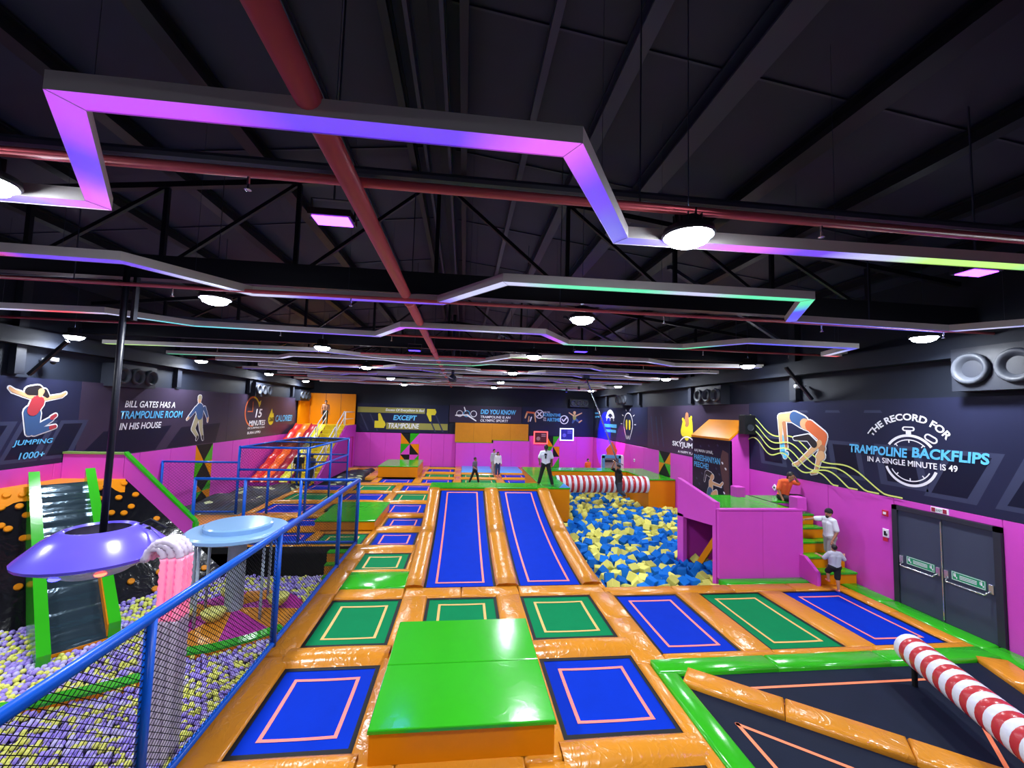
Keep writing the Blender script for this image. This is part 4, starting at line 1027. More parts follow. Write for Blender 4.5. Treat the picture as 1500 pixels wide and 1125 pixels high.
# ------------------------------------------------------------------ the balls
BALLP=mat('ball_purple',(162,142,232),.35,.5); BALLY=mat('ball_yellow',(228,230,108),.35,.5); BALLL=mat('ball_lilac',(200,192,240),.35,.5)
phi=(1+5**.5)/2
def ico(sub):
    v=[(-1,phi,0),(1,phi,0),(-1,-phi,0),(1,-phi,0),(0,-1,phi),(0,1,phi),(0,-1,-phi),(0,1,-phi),(phi,0,-1),(phi,0,1),(-phi,0,-1),(-phi,0,1)]
    f=[(0,11,5),(0,5,1),(0,1,7),(0,7,10),(0,10,11),(1,5,9),(5,11,4),(11,10,2),(10,7,6),(7,1,8),(3,9,4),(3,4,2),(3,2,6),(3,6,8),(3,8,9),(4,9,5),(2,4,11),(6,2,10),(8,6,7),(9,8,1)]
    v=[tuple(Vector(p).normalized()) for p in v]
    for _ in range(sub):
        cache={}; nf=[]
        def mid(a,b):
            k=(min(a,b),max(a,b))
            if k not in cache: v.append(tuple(((Vector(v[a])+Vector(v[b]))/2).normalized())); cache[k]=len(v)-1
            return cache[k]
        for a,b,c in f:
            x,y,z=mid(a,b),mid(b,c),mid(c,a); nf+=[(a,x,z),(b,y,x),(c,z,y),(x,y,z)]
        f=nf
    return np.array(v,dtype=np.float32),np.array(f,dtype=np.int32)
def joined(name, base_v, base_f, xf, mats, midx, smooth, poly):
    """one mesh from copies of a base mesh: xf list of 3x4 arrays"""
    n=len(xf); nv=len(base_v); R=np.array([x[:,:3] for x in xf]); T=np.array([x[:,3] for x in xf])
    V=(np.einsum('nij,vj->nvi',R,base_v)+T[:,None,:]).reshape(-1,3).astype(np.float32)
    Fc=(base_f[None]+ (np.arange(n)*nv)[:,None,None]).reshape(-1,poly).astype(np.int32)
    me=bpy.data.meshes.new(name); me.vertices.add(len(V)); me.vertices.foreach_set('co',V.ravel())
    me.loops.add(Fc.size); me.loops.foreach_set('vertex_index',Fc.ravel())
    me.polygons.add(len(Fc)); me.polygons.foreach_set('loop_start',np.arange(0,Fc.size,poly,dtype=np.int32))
    for m_ in mats: me.materials.append(m_)
    me.polygons.foreach_set('material_index',np.repeat(np.array(midx,dtype=np.int32),len(base_f)))
    if smooth: me.polygons.foreach_set('use_smooth',np.ones(len(Fc),dtype=bool))
    me.update(calc_edges=True); me.validate(); return me
iv,if_=ico(1); iv2,if2=ico(2)
BR=.05
balls=[]
row=0; y=5.0
while y<13.8:
    x=-11.5+(row%2)*BR
    while x<-3.42:
        px,py=x+RNG.uniform(-.018,.018),y+RNG.uniform(-.018,.018)
        # stay in front of the climbing slope and clear of column, island and slide
        d=(Vector((px,py,0))-Vector((T0.x,T0.y,0))).dot(nd)
        vis = px > -11.4 and (py > 6.1 or px>-9)
        if d>2.33 and vis and math.hypot(px-MC.x,py-MC.y)>1.53 and not(-4.0<px<-3.35 and py>12.95):
            z=-.9+RNG.uniform(-.035,.03)+.10*max(0,1-(d-2.33)/.8)
            balls.append((px,py,z))
        x+=BR*2*1.0
    y+=BR*1.75; row+=1
balls=np.array(balls)
kind=RNG.random(len(balls)); nz=np.sin(balls[:,0]*2.1+np.sin(balls[:,1]*1.7)*2)*.12
bm_=np.where(kind+nz<.36,1,np.where(kind+nz<.78,0,2))
dist=np.linalg.norm(balls-np.array([0,0,CAM_H]),axis=1)
# the nearest balls the frame can see are individuals
cv=balls-np.array([0,0,CAM_H]); dep=cv@np.array(fwd); sx=750+610.64*(cv@np.array(r2))/dep; sy=562.5-610.64*(cv@np.array(u2))/dep
infr=(dep>0)&(sx>2)&(sx<1498)&(sy<1122)
order=np.argsort(np.where(infr,dist,1e9)); near=set(order[:300].tolist())
bmesh_=[]
for m_ in (BALLP,BALLY,BALLL):
    me=bpy.data.meshes.new('pit_ball'); me.from_pydata((iv2*BR).tolist(),[],if2.tolist()); me.materials.append(m_); me.polygons.foreach_set('use_smooth',[True]*len(if2)); bmesh_.append(me)
BL=['purple','yellow','pale lilac']
for i in order[:300]:
    o=obj('pit_ball',bmesh_[bm_[i]],None,tuple(balls[i])); tag(o,'%s plastic ball among the nearest balls below the railing net'%BL[bm_[i]],'ball','nearest %s balls in the ball pit'%BL[bm_[i]])
rest=[i for i in range(len(balls)) if i not in near]
xf=[np.hstack([np.eye(3)*BR,balls[i][:,None]]) for i in rest]
o=obj('pit_balls',joined('pit_balls',iv,if_,xf,[BALLP,BALLY,BALLL],[bm_[i] for i in rest],True,3)); tag(o,'purple and yellow plastic balls filling the rest of the pit','balls',kind='stuff')
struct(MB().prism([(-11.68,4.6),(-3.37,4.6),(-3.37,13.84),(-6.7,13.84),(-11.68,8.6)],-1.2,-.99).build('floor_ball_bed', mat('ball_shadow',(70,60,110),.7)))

# ================================================================== foam pit
FB=mat('foam_blue',(16,112,208),.85,.2,var=.05); FY=mat('foam_yellow',(228,222,112),.85,.2,var=.05)
for m_ in (FB,FY):   # random brightness per cube stands in for the shade that sets cubes apart
    nt=m_.node_tree; b=nt.nodes['Principled BSDF']; src=b.inputs['Base Color'].links[0].from_socket
    g=nt.nodes.new('ShaderNodeNewGeometry'); oi=nt.nodes.new('ShaderNodeObjectInfo'); ad=nt.nodes.new('ShaderNodeMath'); ad.operation='ADD'; fr_=nt.nodes.new('ShaderNodeMath'); fr_.operation='FRACT'
    nt.links.new(g.outputs['Random Per Island'],ad.inputs[0]); nt.links.new(oi.outputs['Random'],ad.inputs[1]); nt.links.new(ad.outputs[0],fr_.inputs[0])
    mr=nt.nodes.new('ShaderNodeMapRange'); mr.inputs['To Min'].default_value=.72; mr.inputs['To Max'].default_value=1.12; nt.links.new(fr_.outputs[0],mr.inputs['Value'])
    hs=nt.nodes.new('ShaderNodeHueSaturation'); nt.links.new(mr.outputs[0],hs.inputs['Value']); nt.links.new(src,hs.inputs['Color']); nt.links.new(hs.outputs[0],b.inputs['Base Color'])
def chamf(s,c):
    a=s/2; pts=[];faces=[]
    b=a-c; v=[]
    for sx_ in (-1,1):
        for sy_ in (-1,1):
            for sz_ in (-1,1): v+= [(sx_*a,sy_*b,sz_*b),(sx_*b,sy_*a,sz_*b),(sx_*b,sy_*b,sz_*a)]
    return v
cube_v=np.array([(x,y,z) for x in(-.5,.5) for y in(-.5,.5) for z in(-.5,.5)],dtype=np.float32); cube_f=np.array([(0,1,3,2),(4,6,7,5),(0,4,5,1),(2,3,7,6),(0,2,6,4),(1,5,7,3)],dtype=np.int32)
import bmesh
def foam_mesh(m_):
    bm=bmesh.new(); bmesh.ops.create_cube(bm,size=1); bmesh.ops.bevel(bm,geom=list(bm.edges),offset=.045,segments=1,affect='EDGES')
    me=bpy.data.meshes.new('foam_cube'); bm.to_mesh(me); bm.free(); me.materials.append(m_); return me
fm=[foam_mesh(FB),foam_mesh(FY)]
from mathutils import Euler
FS=.255; foam=[]
def fok(x,y):
    if y<17.3: ok = x>3.86
    else: ok = x>4.75
    if x>6.85 and y<10.95: return False
    if x>9.05 and y>19.75: return False
    if x>9.7 and y>14.3 and y<17.2: return False
    if x>9.3 and y<13.1: return False
    return ok and x<10.42
for lay,(zb,st) in enumerate(((-.52,.21),(-.26,.33))):
    y=10.68
    while y<23.7:
        x=3.8
        while x<10.5:
            px,py=x+RNG.uniform(-.05,.05),y+RNG.uniform(-.05,.05)
            if fok(px,py): foam.append((px,py,zb+RNG.uniform(-.09,.12)))
            x+=st
        y+=st
foam=np.array(foam); fk=(RNG.random(len(foam))<.5).astype(int)
rots=[Euler(RNG.uniform(0,6.28,3)).to_matrix() for _ in foam]
cv=foam-np.array([0,0,CAM_H]); dep=cv@np.array(fwd); sx=750+610.64*(cv@np.array(r2))/dep
hid=((foam[:,0]>6.9)&(foam[:,1]<13.2))|(foam[:,2]<-.36)
order=np.argsort(np.where(hid,1e9,np.linalg.norm(cv,axis=1))); near=set(order[:300].tolist())
FLB=['blue','yellow']
for i in order[:300]:
    o=obj('foam_cube',fm[fk[i]],None,tuple(foam[i])); o.rotation_euler=rots[i].to_euler(); o.scale=(FS,)*3
    tag(o,'%s foam cube in the near part of the foam pit'%FLB[fk[i]],'foam cube','near %s foam cubes'%FLB[fk[i]])
rest=[i for i in range(len(foam)) if i not in near]
xf=[np.hstack([np.array(rots[i])*FS,foam[i][:,None]]) for i in rest]
o=obj('foam_cubes',joined('foam_cubes',cube_v,cube_f,xf,[FB,FY],[fk[i] for i in rest],False,4)); tag(o,'blue and yellow foam cubes filling the rest of the foam pit','foam cubes',kind='stuff')

# ================================================================== slide tower in the far left corner
t=thing('slide_tower','orange tower room with yellow stairs and white handrails in the far left corner','slide tower',(0,0,0))
MB().box(-11.55,-8.2,33.0,33.12,3.0,5.35).build('rear_wall', ORANGE_F, t)
for k in range(3): MB().box(-11.5+k*1.1,-11.45+k*1.1,32.97,33.0,3.0,5.35).build('wall_seam', mat('orange_seam',(190,110,18),.5), t)
MB().box(-11.62,-11.5,31.0,33.1,3.0,5.35).build('left_wall', ORANGE_F, t)
MB().box(-11.55,-8.15,30.6,33.1,2.9,3.05).build('top_floor', YELLOWV, t)
MB().extrude([(-8.1,33.1,-.1),(-8.1,24.9,-.1),(-8.1,24.9,.1),(-8.1,30.6,3.05),(-8.1,33.1,3.05)],(-.12,0,0)).build('side_wall', PURPLE, t)
fr=MB(); fr.box(-8.07,-8.05,31.2,31.26,0,2.2); fr.box(-8.07,-8.05,32.2,32.26,0,2.2); fr.box(-8.07,-8.05,31.2,32.26,2.15,2.2); fr.build('service_door_frame', CRIMSON, t)
nst=12
for k in range(nst):
    y0=24.9+5.7*k/nst; zt=3.05*(k+1)/nst
    MB().box(-9.45,-8.22,y0,y0+5.7/nst+.25,max(0,zt-.3),zt).build('stair_step', YELLOWV, t)
MB().box(-9.5,-8.22,30.4,33.0,0,2.9).build('tower_core', PURPLE, t)
for x in (-9.45,-8.25):
    for k in range(3):
        ya=24.9+1.9*k; yb=ya+1.6; za=3.05*(ya-24.9)/5.7+.25; zb=3.05*(yb-24.9)/5.7+.25
        mb=MB(); mb.tube([(x,ya,za),(x,ya,za+.9),(x,yb,zb+.9),(x,yb,zb)],.035,8); mb.tube([(x,ya,za+.45),(x,yb,zb+.45)],.025,6); mb.build('handrail', WHITE, t, smooth=True)
mb=MB(); mb.tube([(-8.25,30.6,3.05),(-8.25,30.6,4.0),(-8.25,32.9,4.0)],.035,8); mb.tube([(-8.25,30.6,3.5),(-8.25,32.9,3.5)],.025,6); mb.build('handrail', WHITE, t, smooth=True)
t=thing('rainbow_slide','wavy lane slide in red, orange, crimson and yellow beside the yellow stairs','slide',(-11.5,24.6,0))
for k,m_ in enumerate((REDV,mat('vinyl_tangerine',(240,100,30),.3),CRIMSON,mat('vinyl_lemon',(236,224,60),.3))):
    x0=k*.5; mb=MB(); vs=[]; n=40
    for i in range(n+1):
        f=i/n; y=6.0*f; z=.1+2.95*f+.05*math.sin(f*40)
        vs+=[(x0,y,z+.1),(x0+.05,y,z),(x0+.45,y,z),(x0+.5,y,z+.1)]
    mb.add(vs,[(i*4+j,i*4+j+1,i*4+5+j,i*4+4+j) for i in range(n) for j in range(3)]); mb.build('lane', m_, t, smooth=True)
MB().extrude([(0,0,-.1),(0,6,-.1),(0,6,3.0),(0,0,.05)],(2.0,0,0)).build('slide_body', PURPLE, t)
# ================================================================== murals
TEXTQ=[]
def text(parent, frame, body, u0, u1, z0, z1, m_, shear=.0, bold=.018, d=.014, slope=0.0, name='lettering'):
    def fn(P):
        x=P[:,0]; y=P[:,1]; x=x+shear*y
        x0,x1,y0,y1=x.min(),x.max(),y.min(),y.max()
        f=(x-x0)/(x1-x0); u=u0+(u1-u0)*f; z=z0+(z1-z0)*(y-y0)/(y1-y0)+slope*f
        return [frame(a,b,d) for a,b in zip(u,z)]
    TEXTQ.append((parent,body,bold,fn,m_,name))
def arc_text(parent, frame, body, uc, zc, r, a0, a1, h_, m_, bold=.03, d=.014, us=1.0):
    def fn(P):
        x=P[:,0]; y=P[:,1]; x0,x1,y0,y1=x.min(),x.max(),y.min(),y.max()
        a=np.radians(a0+(a1-a0)*(x-x0)/(x1-x0)); rr=r+h_*(y-y0)/(y1-y0)
        return [frame(uc+us*q*math.cos(b),zc+q*math.sin(b),d) for q,b in zip(rr,a)]
    TEXTQ.append((parent,body,bold,fn,m_,'lettering'))
def flush_text():
    obs=[]
    for parent,body,bold,fn,m_,name in TEXTQ:
        c=bpy.data.curves.new('t','FONT'); c.body=body; c.size=1; c.offset=bold; c.resolution_u=3; c.fill_mode='FRONT'
        o=bpy.data.objects.new('t',c); COL.objects.link(o); obs.append(o)
    dg=bpy.context.evaluated_depsgraph_get()
    for o,(parent,body,bold,fn,m_,name) in zip(obs,TEXTQ):
        me=bpy.data.meshes.new_from_object(o.evaluated_get(dg)); P=np.array([v.co[:] for v in me.vertices])
        Q=fn(P); pl=parent.location
        for v,q in zip(me.vertices,Q): v.co=Vector(q)-pl
        me.materials.clear(); me.materials.append(m_); me.name=name; obj(name,me,parent)
    for o in obs:
        c=o.data; bpy.data.objects.remove(o); bpy.data.curves.remove(c)

def mural(label, frame, u0, u1, z0, z1, m_, name='mural'):
    p=Vector(frame((u0+u1)/2,z0,0)); t=thing(name,label,'mural',p,0,'printed wall murals')
    q=[Vector(frame(u,z,-.09))-p for u,z in ((u0,z0),(u1,z0),(u1,z1),(u0,z1))]
    dv=Vector(frame(u0,z0,0))-Vector(frame(u0,z0,-.09)); MB().extrude(q,dv).build('backing_panel', m_, t)
    return t
def decal(t, frame, polys, name='printed_shape', d0=.004, mats=None):
    """polys: (list of (u,z), material); one flat print with its own shape"""
    ms=[]; mb=MB(); p=t.location
    for i,(pts,m_) in enumerate(polys):
        if m_ not in ms: ms.append(m_)
        d=d0+i*.0006; mb.add([tuple(Vector(frame(u,z,d))-p) for u,z in pts],[tuple(range(len(pts)))],ms.index(m_))
    return mb.build(name, ms, t)
def cap2(u0,z0,u1,z1,r0,r1,n=6):
    a=math.atan2(z1-z0,u1-u0); pts=[]
    for i in range(n+1): q=a+math.pi/2+math.pi*i/n; pts.append((u0+r0*math.cos(q),z0+r0*math.sin(q)))
    for i in range(n+1): q=a-math.pi/2+math.pi*i/n; pts.append((u1+r1*math.cos(q),z1+r1*math.sin(q)))
    return pts
def figure(t, frame, caps, outline=None, ow=.035, name='printed_figure'):
    polys=[]
    if outline is not None: polys+=[(cap2(a,b,c,d,r0+ow,r1+ow),outline) for a,b,c,d,r0,r1,m_ in caps]
    polys+=[(cap2(a,b,c,d,r0,r1),m_) for a,b,c,d,r0,r1,m_ in caps]
    return decal(t,frame,polys,name,.004)
def arc2(uc,zc,r,w,a0,a1,n=24):
    o=[(uc+r*math.cos(math.radians(a0+(a1-a0)*i/n)),zc+r*math.sin(math.radians(a0+(a1-a0)*i/n))) for i in range(n+1)]
    k=[(uc+(r-w)*math.cos(math.radians(a1+(a0-a1)*i/n)),zc+(r-w)*math.sin(math.radians(a1+(a0-a1)*i/n))) for i in range(n+1)]
    return o+k
def ribbon(pts,w):
    P=[Vector(p) for p in pts]; a=[];b=[]
    for i,p in enumerate(P):
        d=(P[min(i+1,len(P)-1)]-P[max(i-1,0)]).normalized(); q=Vector((-d.y,d.x))*w/2; a.append(tuple(p+q)); b.append(tuple(p-q))
    return [( [a[i],a[i+1],b[i+1],b[i]] ) for i in range(len(P)-1)]
ZT=4.88
def frames_bg(t, frame, us, z0, z1, lean, m1=MURAL2, m2=MURAL3):
    for u,w in us:
        s=.16*w
        decal(t,frame,[([(u,z0),(u+w,z0),(u+w+lean,z1),(u+lean,z1)],m1),([(u+s,z0+.1),(u+w-s,z0+.1),(u+w-s+lean*.9,z1-.1),(u+s+lean*.9,z1-.1)],m2)],'printed_window',.001)
# ---- left wall
t=mural('dark mural with a jumping girl in red top and jeans on the left wall',FL,3.0,14.25,ZP,ZT,MURAL)
frames_bg(t,FL,[(9.0,1.3),(10.8,1.2),(12.1,1.0),(13.2,.9)],2.6,3.7,.5)
figure(t,FL,[(12.78,3.95,12.82,3.4,.17,.1,INKN),(12.82,3.4,13.4,3.75,.1,.06,INKN),(12.92,3.9,12.95,3.45,.16,.11,INKN),(12.95,3.4,13.4,3.5,.1,.06,INKN),(13.4,3.78,13.5,3.85,.06,.05,INKR),(13.4,3.5,13.52,3.53,.06,.05,INKR),
   (12.95,4.3,12.3,4.5,.06,.045,INKS),(12.3,4.5,12.2,4.58,.05,.03,INKS),(13.05,4.3,13.62,4.42,.06,.045,INKS),(13.62,4.42,13.74,4.5,.05,.03,INKS),(12.7,4.52,12.92,4.55,.12,.14,INKD),(13.1,4.5,13.2,4.4,.1,.06,INKD),(12.95,4.22,12.85,4.0,.19,.16,INKR),(13.02,4.52,13.0,4.42,.09,.06,INKS)],INKW)
text(t,FL,'JUMPING',12.42,13.5,3.02,3.2,INKB,.2); text(t,FL,'1000+',12.6,13.3,2.68,2.86,INKB,.2)
t=mural('dark mural with a jumping man in blue shirt and three lines of lettering',FL,14.26,22.4,ZP,ZT,MURALB)
[decal(t,FL,[(q,MURAL3)],'printed_window',.001) for q in ([(14.3,2.5),(17.6,2.5),(18.4,3.4),(15.2,3.3)],[(18.2,2.5),(21.5,2.5),(21.8,3.4),(19,3.3)])]
text(t,FL,'BILL GATES HAS A',15.95,18.5,4.1,4.34,INKW,.18); text(t,FL,'TRAMPOLINE ROOM',15.8,19.0,3.7,3.98,INKB,.18); text(t,FL,'IN HIS HOUSE',15.8,17.8,3.32,3.56,INKW,.18)
figure(t,FL,[(20.0,3.7,19.75,3.2,.15,.11,INKK),(19.75,3.2,20.1,2.85,.11,.07,INKK),(20.2,3.7,20.3,3.2,.15,.11,INKK),(20.3,3.2,20.45,2.85,.11,.07,INKK),(20.1,2.82,20.05,2.72,.07,.05,INKD),(20.45,2.82,20.5,2.7,.07,.05,INKD),(19.85,4.1,19.4,3.7,.09,.06,INKN),(19.4,3.7,19.3,3.62,.05,.04,INKS),(20.45,4.1,20.75,3.65,.1,.06,INKN),(20.75,3.65,20.75,3.5,.05,.04,INKS),(20.1,4.05,20.15,3.8,.28,.22,INKN),(20.05,4.5,20.05,4.42,.12,.1,INKS),(20.03,4.58,20.1,4.58,.1,.1,INKK)],INKW,.03)
t=mural('dark mural with a clock, a flame and calorie lettering near the slide tower',FL,22.41,33.3,ZP,ZT,MURALB)
decal(t,FL,[(arc2(24.85,3.95,.85,.1,80,280),INKO),(arc2(24.85,3.95,.85,.1,20,85),INKY),([(25.7,4.3),(25.45,4.45),(25.75,4.6)],INKY),([(24.8,3.95),(24.87,3.95),(24.87,4.5),(24.8,4.5)],INKO),([(24.3,3.92),(24.87,3.92),(24.87,3.98),(24.3,3.98)],INKO)],'printed_clock')
text(t,FL,'15',25.15,25.95,3.6,4.1,INKW,.2); text(t,FL,'MINUTES',24.5,26.4,3.15,3.45,INKW,.18); text(t,FL,'OF JUMPING CAN',24.4,26.35,2.95,3.08,INKW,.1,.02); text(t,FL,'BURN UPTO',24.4,25.9,2.7,2.84,INKW,.1,.02)
decal(t,FL,[(cap2(27.15,3.5,27.2,4.1,.38,.02,8),INKY),(cap2(27.35,3.5,27.45,3.85,.2,.02,6),INKY)],'printed_flame'); text(t,FL,'260',26.9,27.5,3.35,3.6,MURAL3,.1,d=.02); text(t,FL,'CALORIES!',27.75,30.3,3.3,3.72,INKB,.18)
decal(t,FL,[(q,INKW) for q in ribbon([(31.3+.06*i,3.76+.1*math.sin(i*1.3)) for i in range(16)],.1)],'printed_squiggle'); decal(t,FL,[([(31.6,3.3),(32.9,3.34),(33.0,3.6),(31.7,3.56)],INKY)],'printed_band')
# ---- far wall
t=mural('violet grey far mural with yellow thumbs up and thumbs down',FF,-8.15,-1.15,2.5,4.7,MURAL)
decal(t,FF,[([(-8.1,4.0),(-3.0,4.0),(-3.0,4.42),(-8.1,4.42)],INKG),([(-5.9,2.75),(-1.2,2.75),(-1.2,3.25),(-5.9,3.25)],INKG)]+[([(u,2.6),(u+.12,2.6),(u-.5,3.9),(u-.6,3.9)],MURAL2) for u in (-7.3,-6.6,-2.2,-1.6)],'printed_bands',.001)
def thumb(u,z,s,up):
    k=1 if up else -1
    return [(cap2(u-.1*s,z,u+.3*s,z,.32*s,.32*s),INKY),([(u-.42*s,z-.34*s),(u+.5*s,z-.34*s),(u+.5*s,z+.34*s),(u-.42*s,z+.34*s)],INKY),(cap2(u+.2*s*(1 if up else -1),z+k*.2*s,u+(.0)*s,z+k*.95*s,.26*s,.12*s),INKY)]
decal(t,FF,thumb(-6.45,3.1,.8,True),'printed_thumb',.006); decal(t,FF,thumb(-2.55,4.15,.7,False),'printed_thumb',.006)
text(t,FF,'Excess Of Everything Is Bad',-6.0,-3.05,4.08,4.34,INKW,.2,.02); text(t,FF,'EXCEPT',-5.4,-3.6,3.45,3.85,INKB,.15,.035); text(t,FF,'TRAMPOLINE',-5.75,-3.4,2.82,3.22,INKW,.18)
t=mural('far mural asking about the olympic sport above the orange panels',FF,-1.1,4.65,3.4,4.75,MURALB)
decal(t,FF,[(arc2(-.3+i*.55,4.1,.26,.05,0,360),INKW if i!=1 else INKB) for i in range(3)]+[(cap2(-.6,3.95,.3,4.0,.05,.05),INKW),(cap2(.3,4.0,1.0,3.55,.07,.04),INKW),(cap2(.15,4.3,.05,4.6,.05,.04),INKW)],'printed_gymnast')
text(t,FF,'DID YOU KNOW',1.35,4.2,4.1,4.48,INKB,.15,.035); text(t,FF,'TRAMPOLINE IS AN',1.35,3.75,3.78,3.98,INKW,.1); text(t,FF,'OLYMPIC SPORT?',1.35,3.55,3.5,3.7,INKW,.1)
t=mural('far mural with a crossed and a ticked circle near the right corner',FF,4.68,10.6,2.5,4.78,MURAL)
figure(t,FF,[(4.95,3.9,5.1,4.35,.06,.06,INKS),(5.1,4.35,5.7,4.3,.07,.07,INKO),(5.2,3.6,5.25,4.0,.04,.04,INKS),(5.7,4.25,5.8,3.6,.06,.04,INKS),(5.35,3.65,5.45,3.95,.05,.05,INKW)],None)
decal(t,FF,[(arc2(6.1,4.22,.36,.07,0,360),INKW),(cap2(5.95,4.07,6.25,4.37,.05,.05),INKW),(cap2(5.95,4.37,6.25,4.07,.05,.05),INKW),(arc2(8.15,3.82,.36,.07,0,360),INKW),(cap2(7.98,3.85,8.1,3.7,.05,.05),INKW),(cap2(8.1,3.7,8.35,4.0,.05,.05),INKW)],'printed_circles')
text(t,FF,'NO TO',6.45,6.95,4.32,4.45,INKW); text(t,FF,'SCREENTIME,',6.4,7.9,4.02,4.3,INKB); text(t,FF,'YES',6.4,6.65,3.86,3.96,INKW); text(t,FF,'TO',6.4,6.65,3.68,3.8,INKW); text(t,FF,'AIRTIME',6.72,7.8,3.66,3.95,INKB)
figure(t,FF,[(9.0,3.9,8.85,3.6,.12,.06,INKN),(9.1,3.9,9.4,3.65,.1,.06,INKN),(9.4,3.65,9.6,3.8,.06,.04,INKS),(9.0,4.15,9.0,3.95,.15,.13,INKG),(8.95,4.15,8.55,4.4,.05,.04,INKS),(9.1,4.15,9.6,4.4,.05,.04,INKS),(9.0,4.42,9.0,4.36,.12,.1,INKS)],None)
# ---- right wall (reading direction runs towards the viewer)
t=mural('violet mural with an arc of lettering and a bulb drawing near the far right corner',FR,33.25,23.2,ZP+.05,4.82,MURAL)
decal(t,FR,[(arc2(29.4,3.7,1.0,.28,25,155),INKW)],'printed_arc'); decal(t,FR,[(arc2(29.75,3.75,.45,.08,20,160),INKW)],'printed_arc'); decal(t,FR,[(arc2(29.05,3.75,.45,.08,20,160),INKW)],'printed_arc')
for a_,b_,c_,d_ in ((30.6,28.1,3.4,3.64),(30.5,28.2,3.05,3.25),(32.9,31.8,4.35,4.48),(32.9,31.8,4.05,4.2)): decal(t,FR,[([(a_,c_),(b_,c_+.02),(b_,d_+.02),(a_,d_)],INKB)],'printed_band')
figure(t,FR,[(32.6,3.2,32.3,3.8,.2,.15,MURAL2),(32.2,3.2,32.3,3.8,.15,.15,MURAL2),(32.3,3.9,32.3,4.0,.2,.15,MURAL2)],None)
bulb=[(arc2(26.05,3.75,.75,.06,-40,220),INKW),(cap2(26.62,3.28,26.3,2.8,.03,.03),INKW),(cap2(25.48,3.28,25.8,2.8,.03,.03),INKW),(cap2(26.3,3.9,26.3,3.5,.14,.12,),INKY),(cap2(25.8,3.9,25.8,3.5,.14,.12),INKY),(cap2(26.2,3.0,26.05,2.8,.03,.03),INKW),(cap2(26.05,2.8,25.9,3.0,.03,.03),INKW)]
for a in range(0,181,36): bulb.append((cap2(26.05+1.0*math.cos(math.radians(a)),3.75+1.0*math.sin(math.radians(a))*.9,26.05+1.25*math.cos(math.radians(a)),3.75+1.2*math.sin(math.radians(a))*.85,.02,.02),INKW))
decal(t,FR,bulb,'printed_bulb')
t=mural('brown violet mural with a yellow splash emblem left of the climbing tower',FR,23.18,14.52,ZP,4.86,MURALB)
[decal(t,FR,[([(u,2.7),(u-.15,2.7),(u+.15,4.3),(u+.3,4.3)],MURAL2)],'printed_window',.001) for u in (22.5,21.9,21.3)]
decal(t,FR,[(cap2(19.2,3.6,19.1,4.0,.25,.2),INKY),(cap2(18.6,3.6,18.65,4.05,.25,.25),INKY),(cap2(18.9,3.4,18.95,3.9,.22,.25),INKY),(cap2(18.9,4.05,18.88,4.4,.22,.14),INKS2),(cap2(19.25,4.2,19.1,4.0,.08,.1),INKY),(cap2(18.5,4.3,18.6,4.1,.08,.1),INKY),(arc2(18.85,2.4,1.0,.06,45,135),INKW)],'printed_emblem')
text(t,FR,'SKYJUMPER',20.25,17.4,2.78,3.1,INKW,0,.03); text(t,FR,'A HAPPY PLACE',19.7,18.0,2.56,2.68,INKW,0,.02)
t=mural('slate mural with an arching acrobat, a stopwatch and record lettering by the door',FR,14.5,3.0,ZP,4.9,MURAL)
frames_bg(t,FR,[(13.9,-1.2),(11.0,-1.0),(9.6,-1.1)],2.75,3.75,.15)
frames_bg(t,FR,[(8.6,-1.0),(7.3,-1.2),(5.8,-1.4)],2.65,3.75,-.5)
[decal(t,FR,[([(u,4.55),(u-.5,4.55),(u-.45,4.62),(u-.02,4.62)],MURAL2)],'printed_slot',.001) for u in (12.3,11.2,10.0)]
waves=[]
for k in range(4):
    pts=[]; 
    for i in range(49):
        f=i/48; u=14.45-(5.4-.55*k)*f; z=4.3-.24*k-(1.83-.24*k)*f+.16*math.sin(f*17-k*.5+1.3)*(1-.3*f); pts.append((u,max(2.5,z)))
    waves+=[(q,INKL) for q in ribbon(pts,.04)]
decal(t,FR,waves,'printed_waves',.002)
ac=[(12.86,3.25,12.9,3.75,.1,.08,INKB),(12.78,3.1,12.68,3.2,.07,.05,INKB),(12.92,3.55,12.96,4.35,.06,.1,INKS),(12.7,3.4,12.78,4.2,.05,.08,INKS2),(12.95,4.38,12.3,4.4,.12,.17,INKS),(12.35,4.4,12.0,4.25,.19,.2,INKN),(11.95,4.2,11.65,4.1,.17,.15,INKS),(11.75,4.15,11.3,3.85,.17,.17,INKO),(11.3,3.8,11.35,3.55,.16,.12,INKO),(11.4,3.65,11.85,3.25,.09,.07,INKS),(11.85,3.25,12.25,2.92,.07,.05,INKS),(12.25,2.92,12.42,2.88,.06,.03,INKS),(11.3,3.5,11.45,3.2,.1,.07,INKS2),(11.42,3.2,11.55,2.78,.08,.05,INKS),(11.55,2.78,11.72,2.7,.06,.03,INKS),(11.35,3.28,11.42,3.22,.14,.12,INKS),(12.35,3.72,11.8,3.78,.05,.1,INKD),(11.8,3.78,11.6,3.6,.1,.12,INKD)]
figure(t,FR,ac,INKW,.035)
wt=[(arc2(8.88,3.42,.62,.06,36,144),INKW),(arc2(8.88,3.42,.5,.025,45,135),INKW),(arc2(8.88,3.42,.62,.06,200,340),INKW),(arc2(8.88,3.42,.5,.025,210,330),INKW)]
for a in (50,90,130,230,270,310):
    c_,s_=math.cos(math.radians(a)),math.sin(math.radians(a)); wt.append((cap2(8.88+.43*c_,3.42+.43*s_,8.88+.49*c_,3.42+.49*s_,.013,.013),INKW))
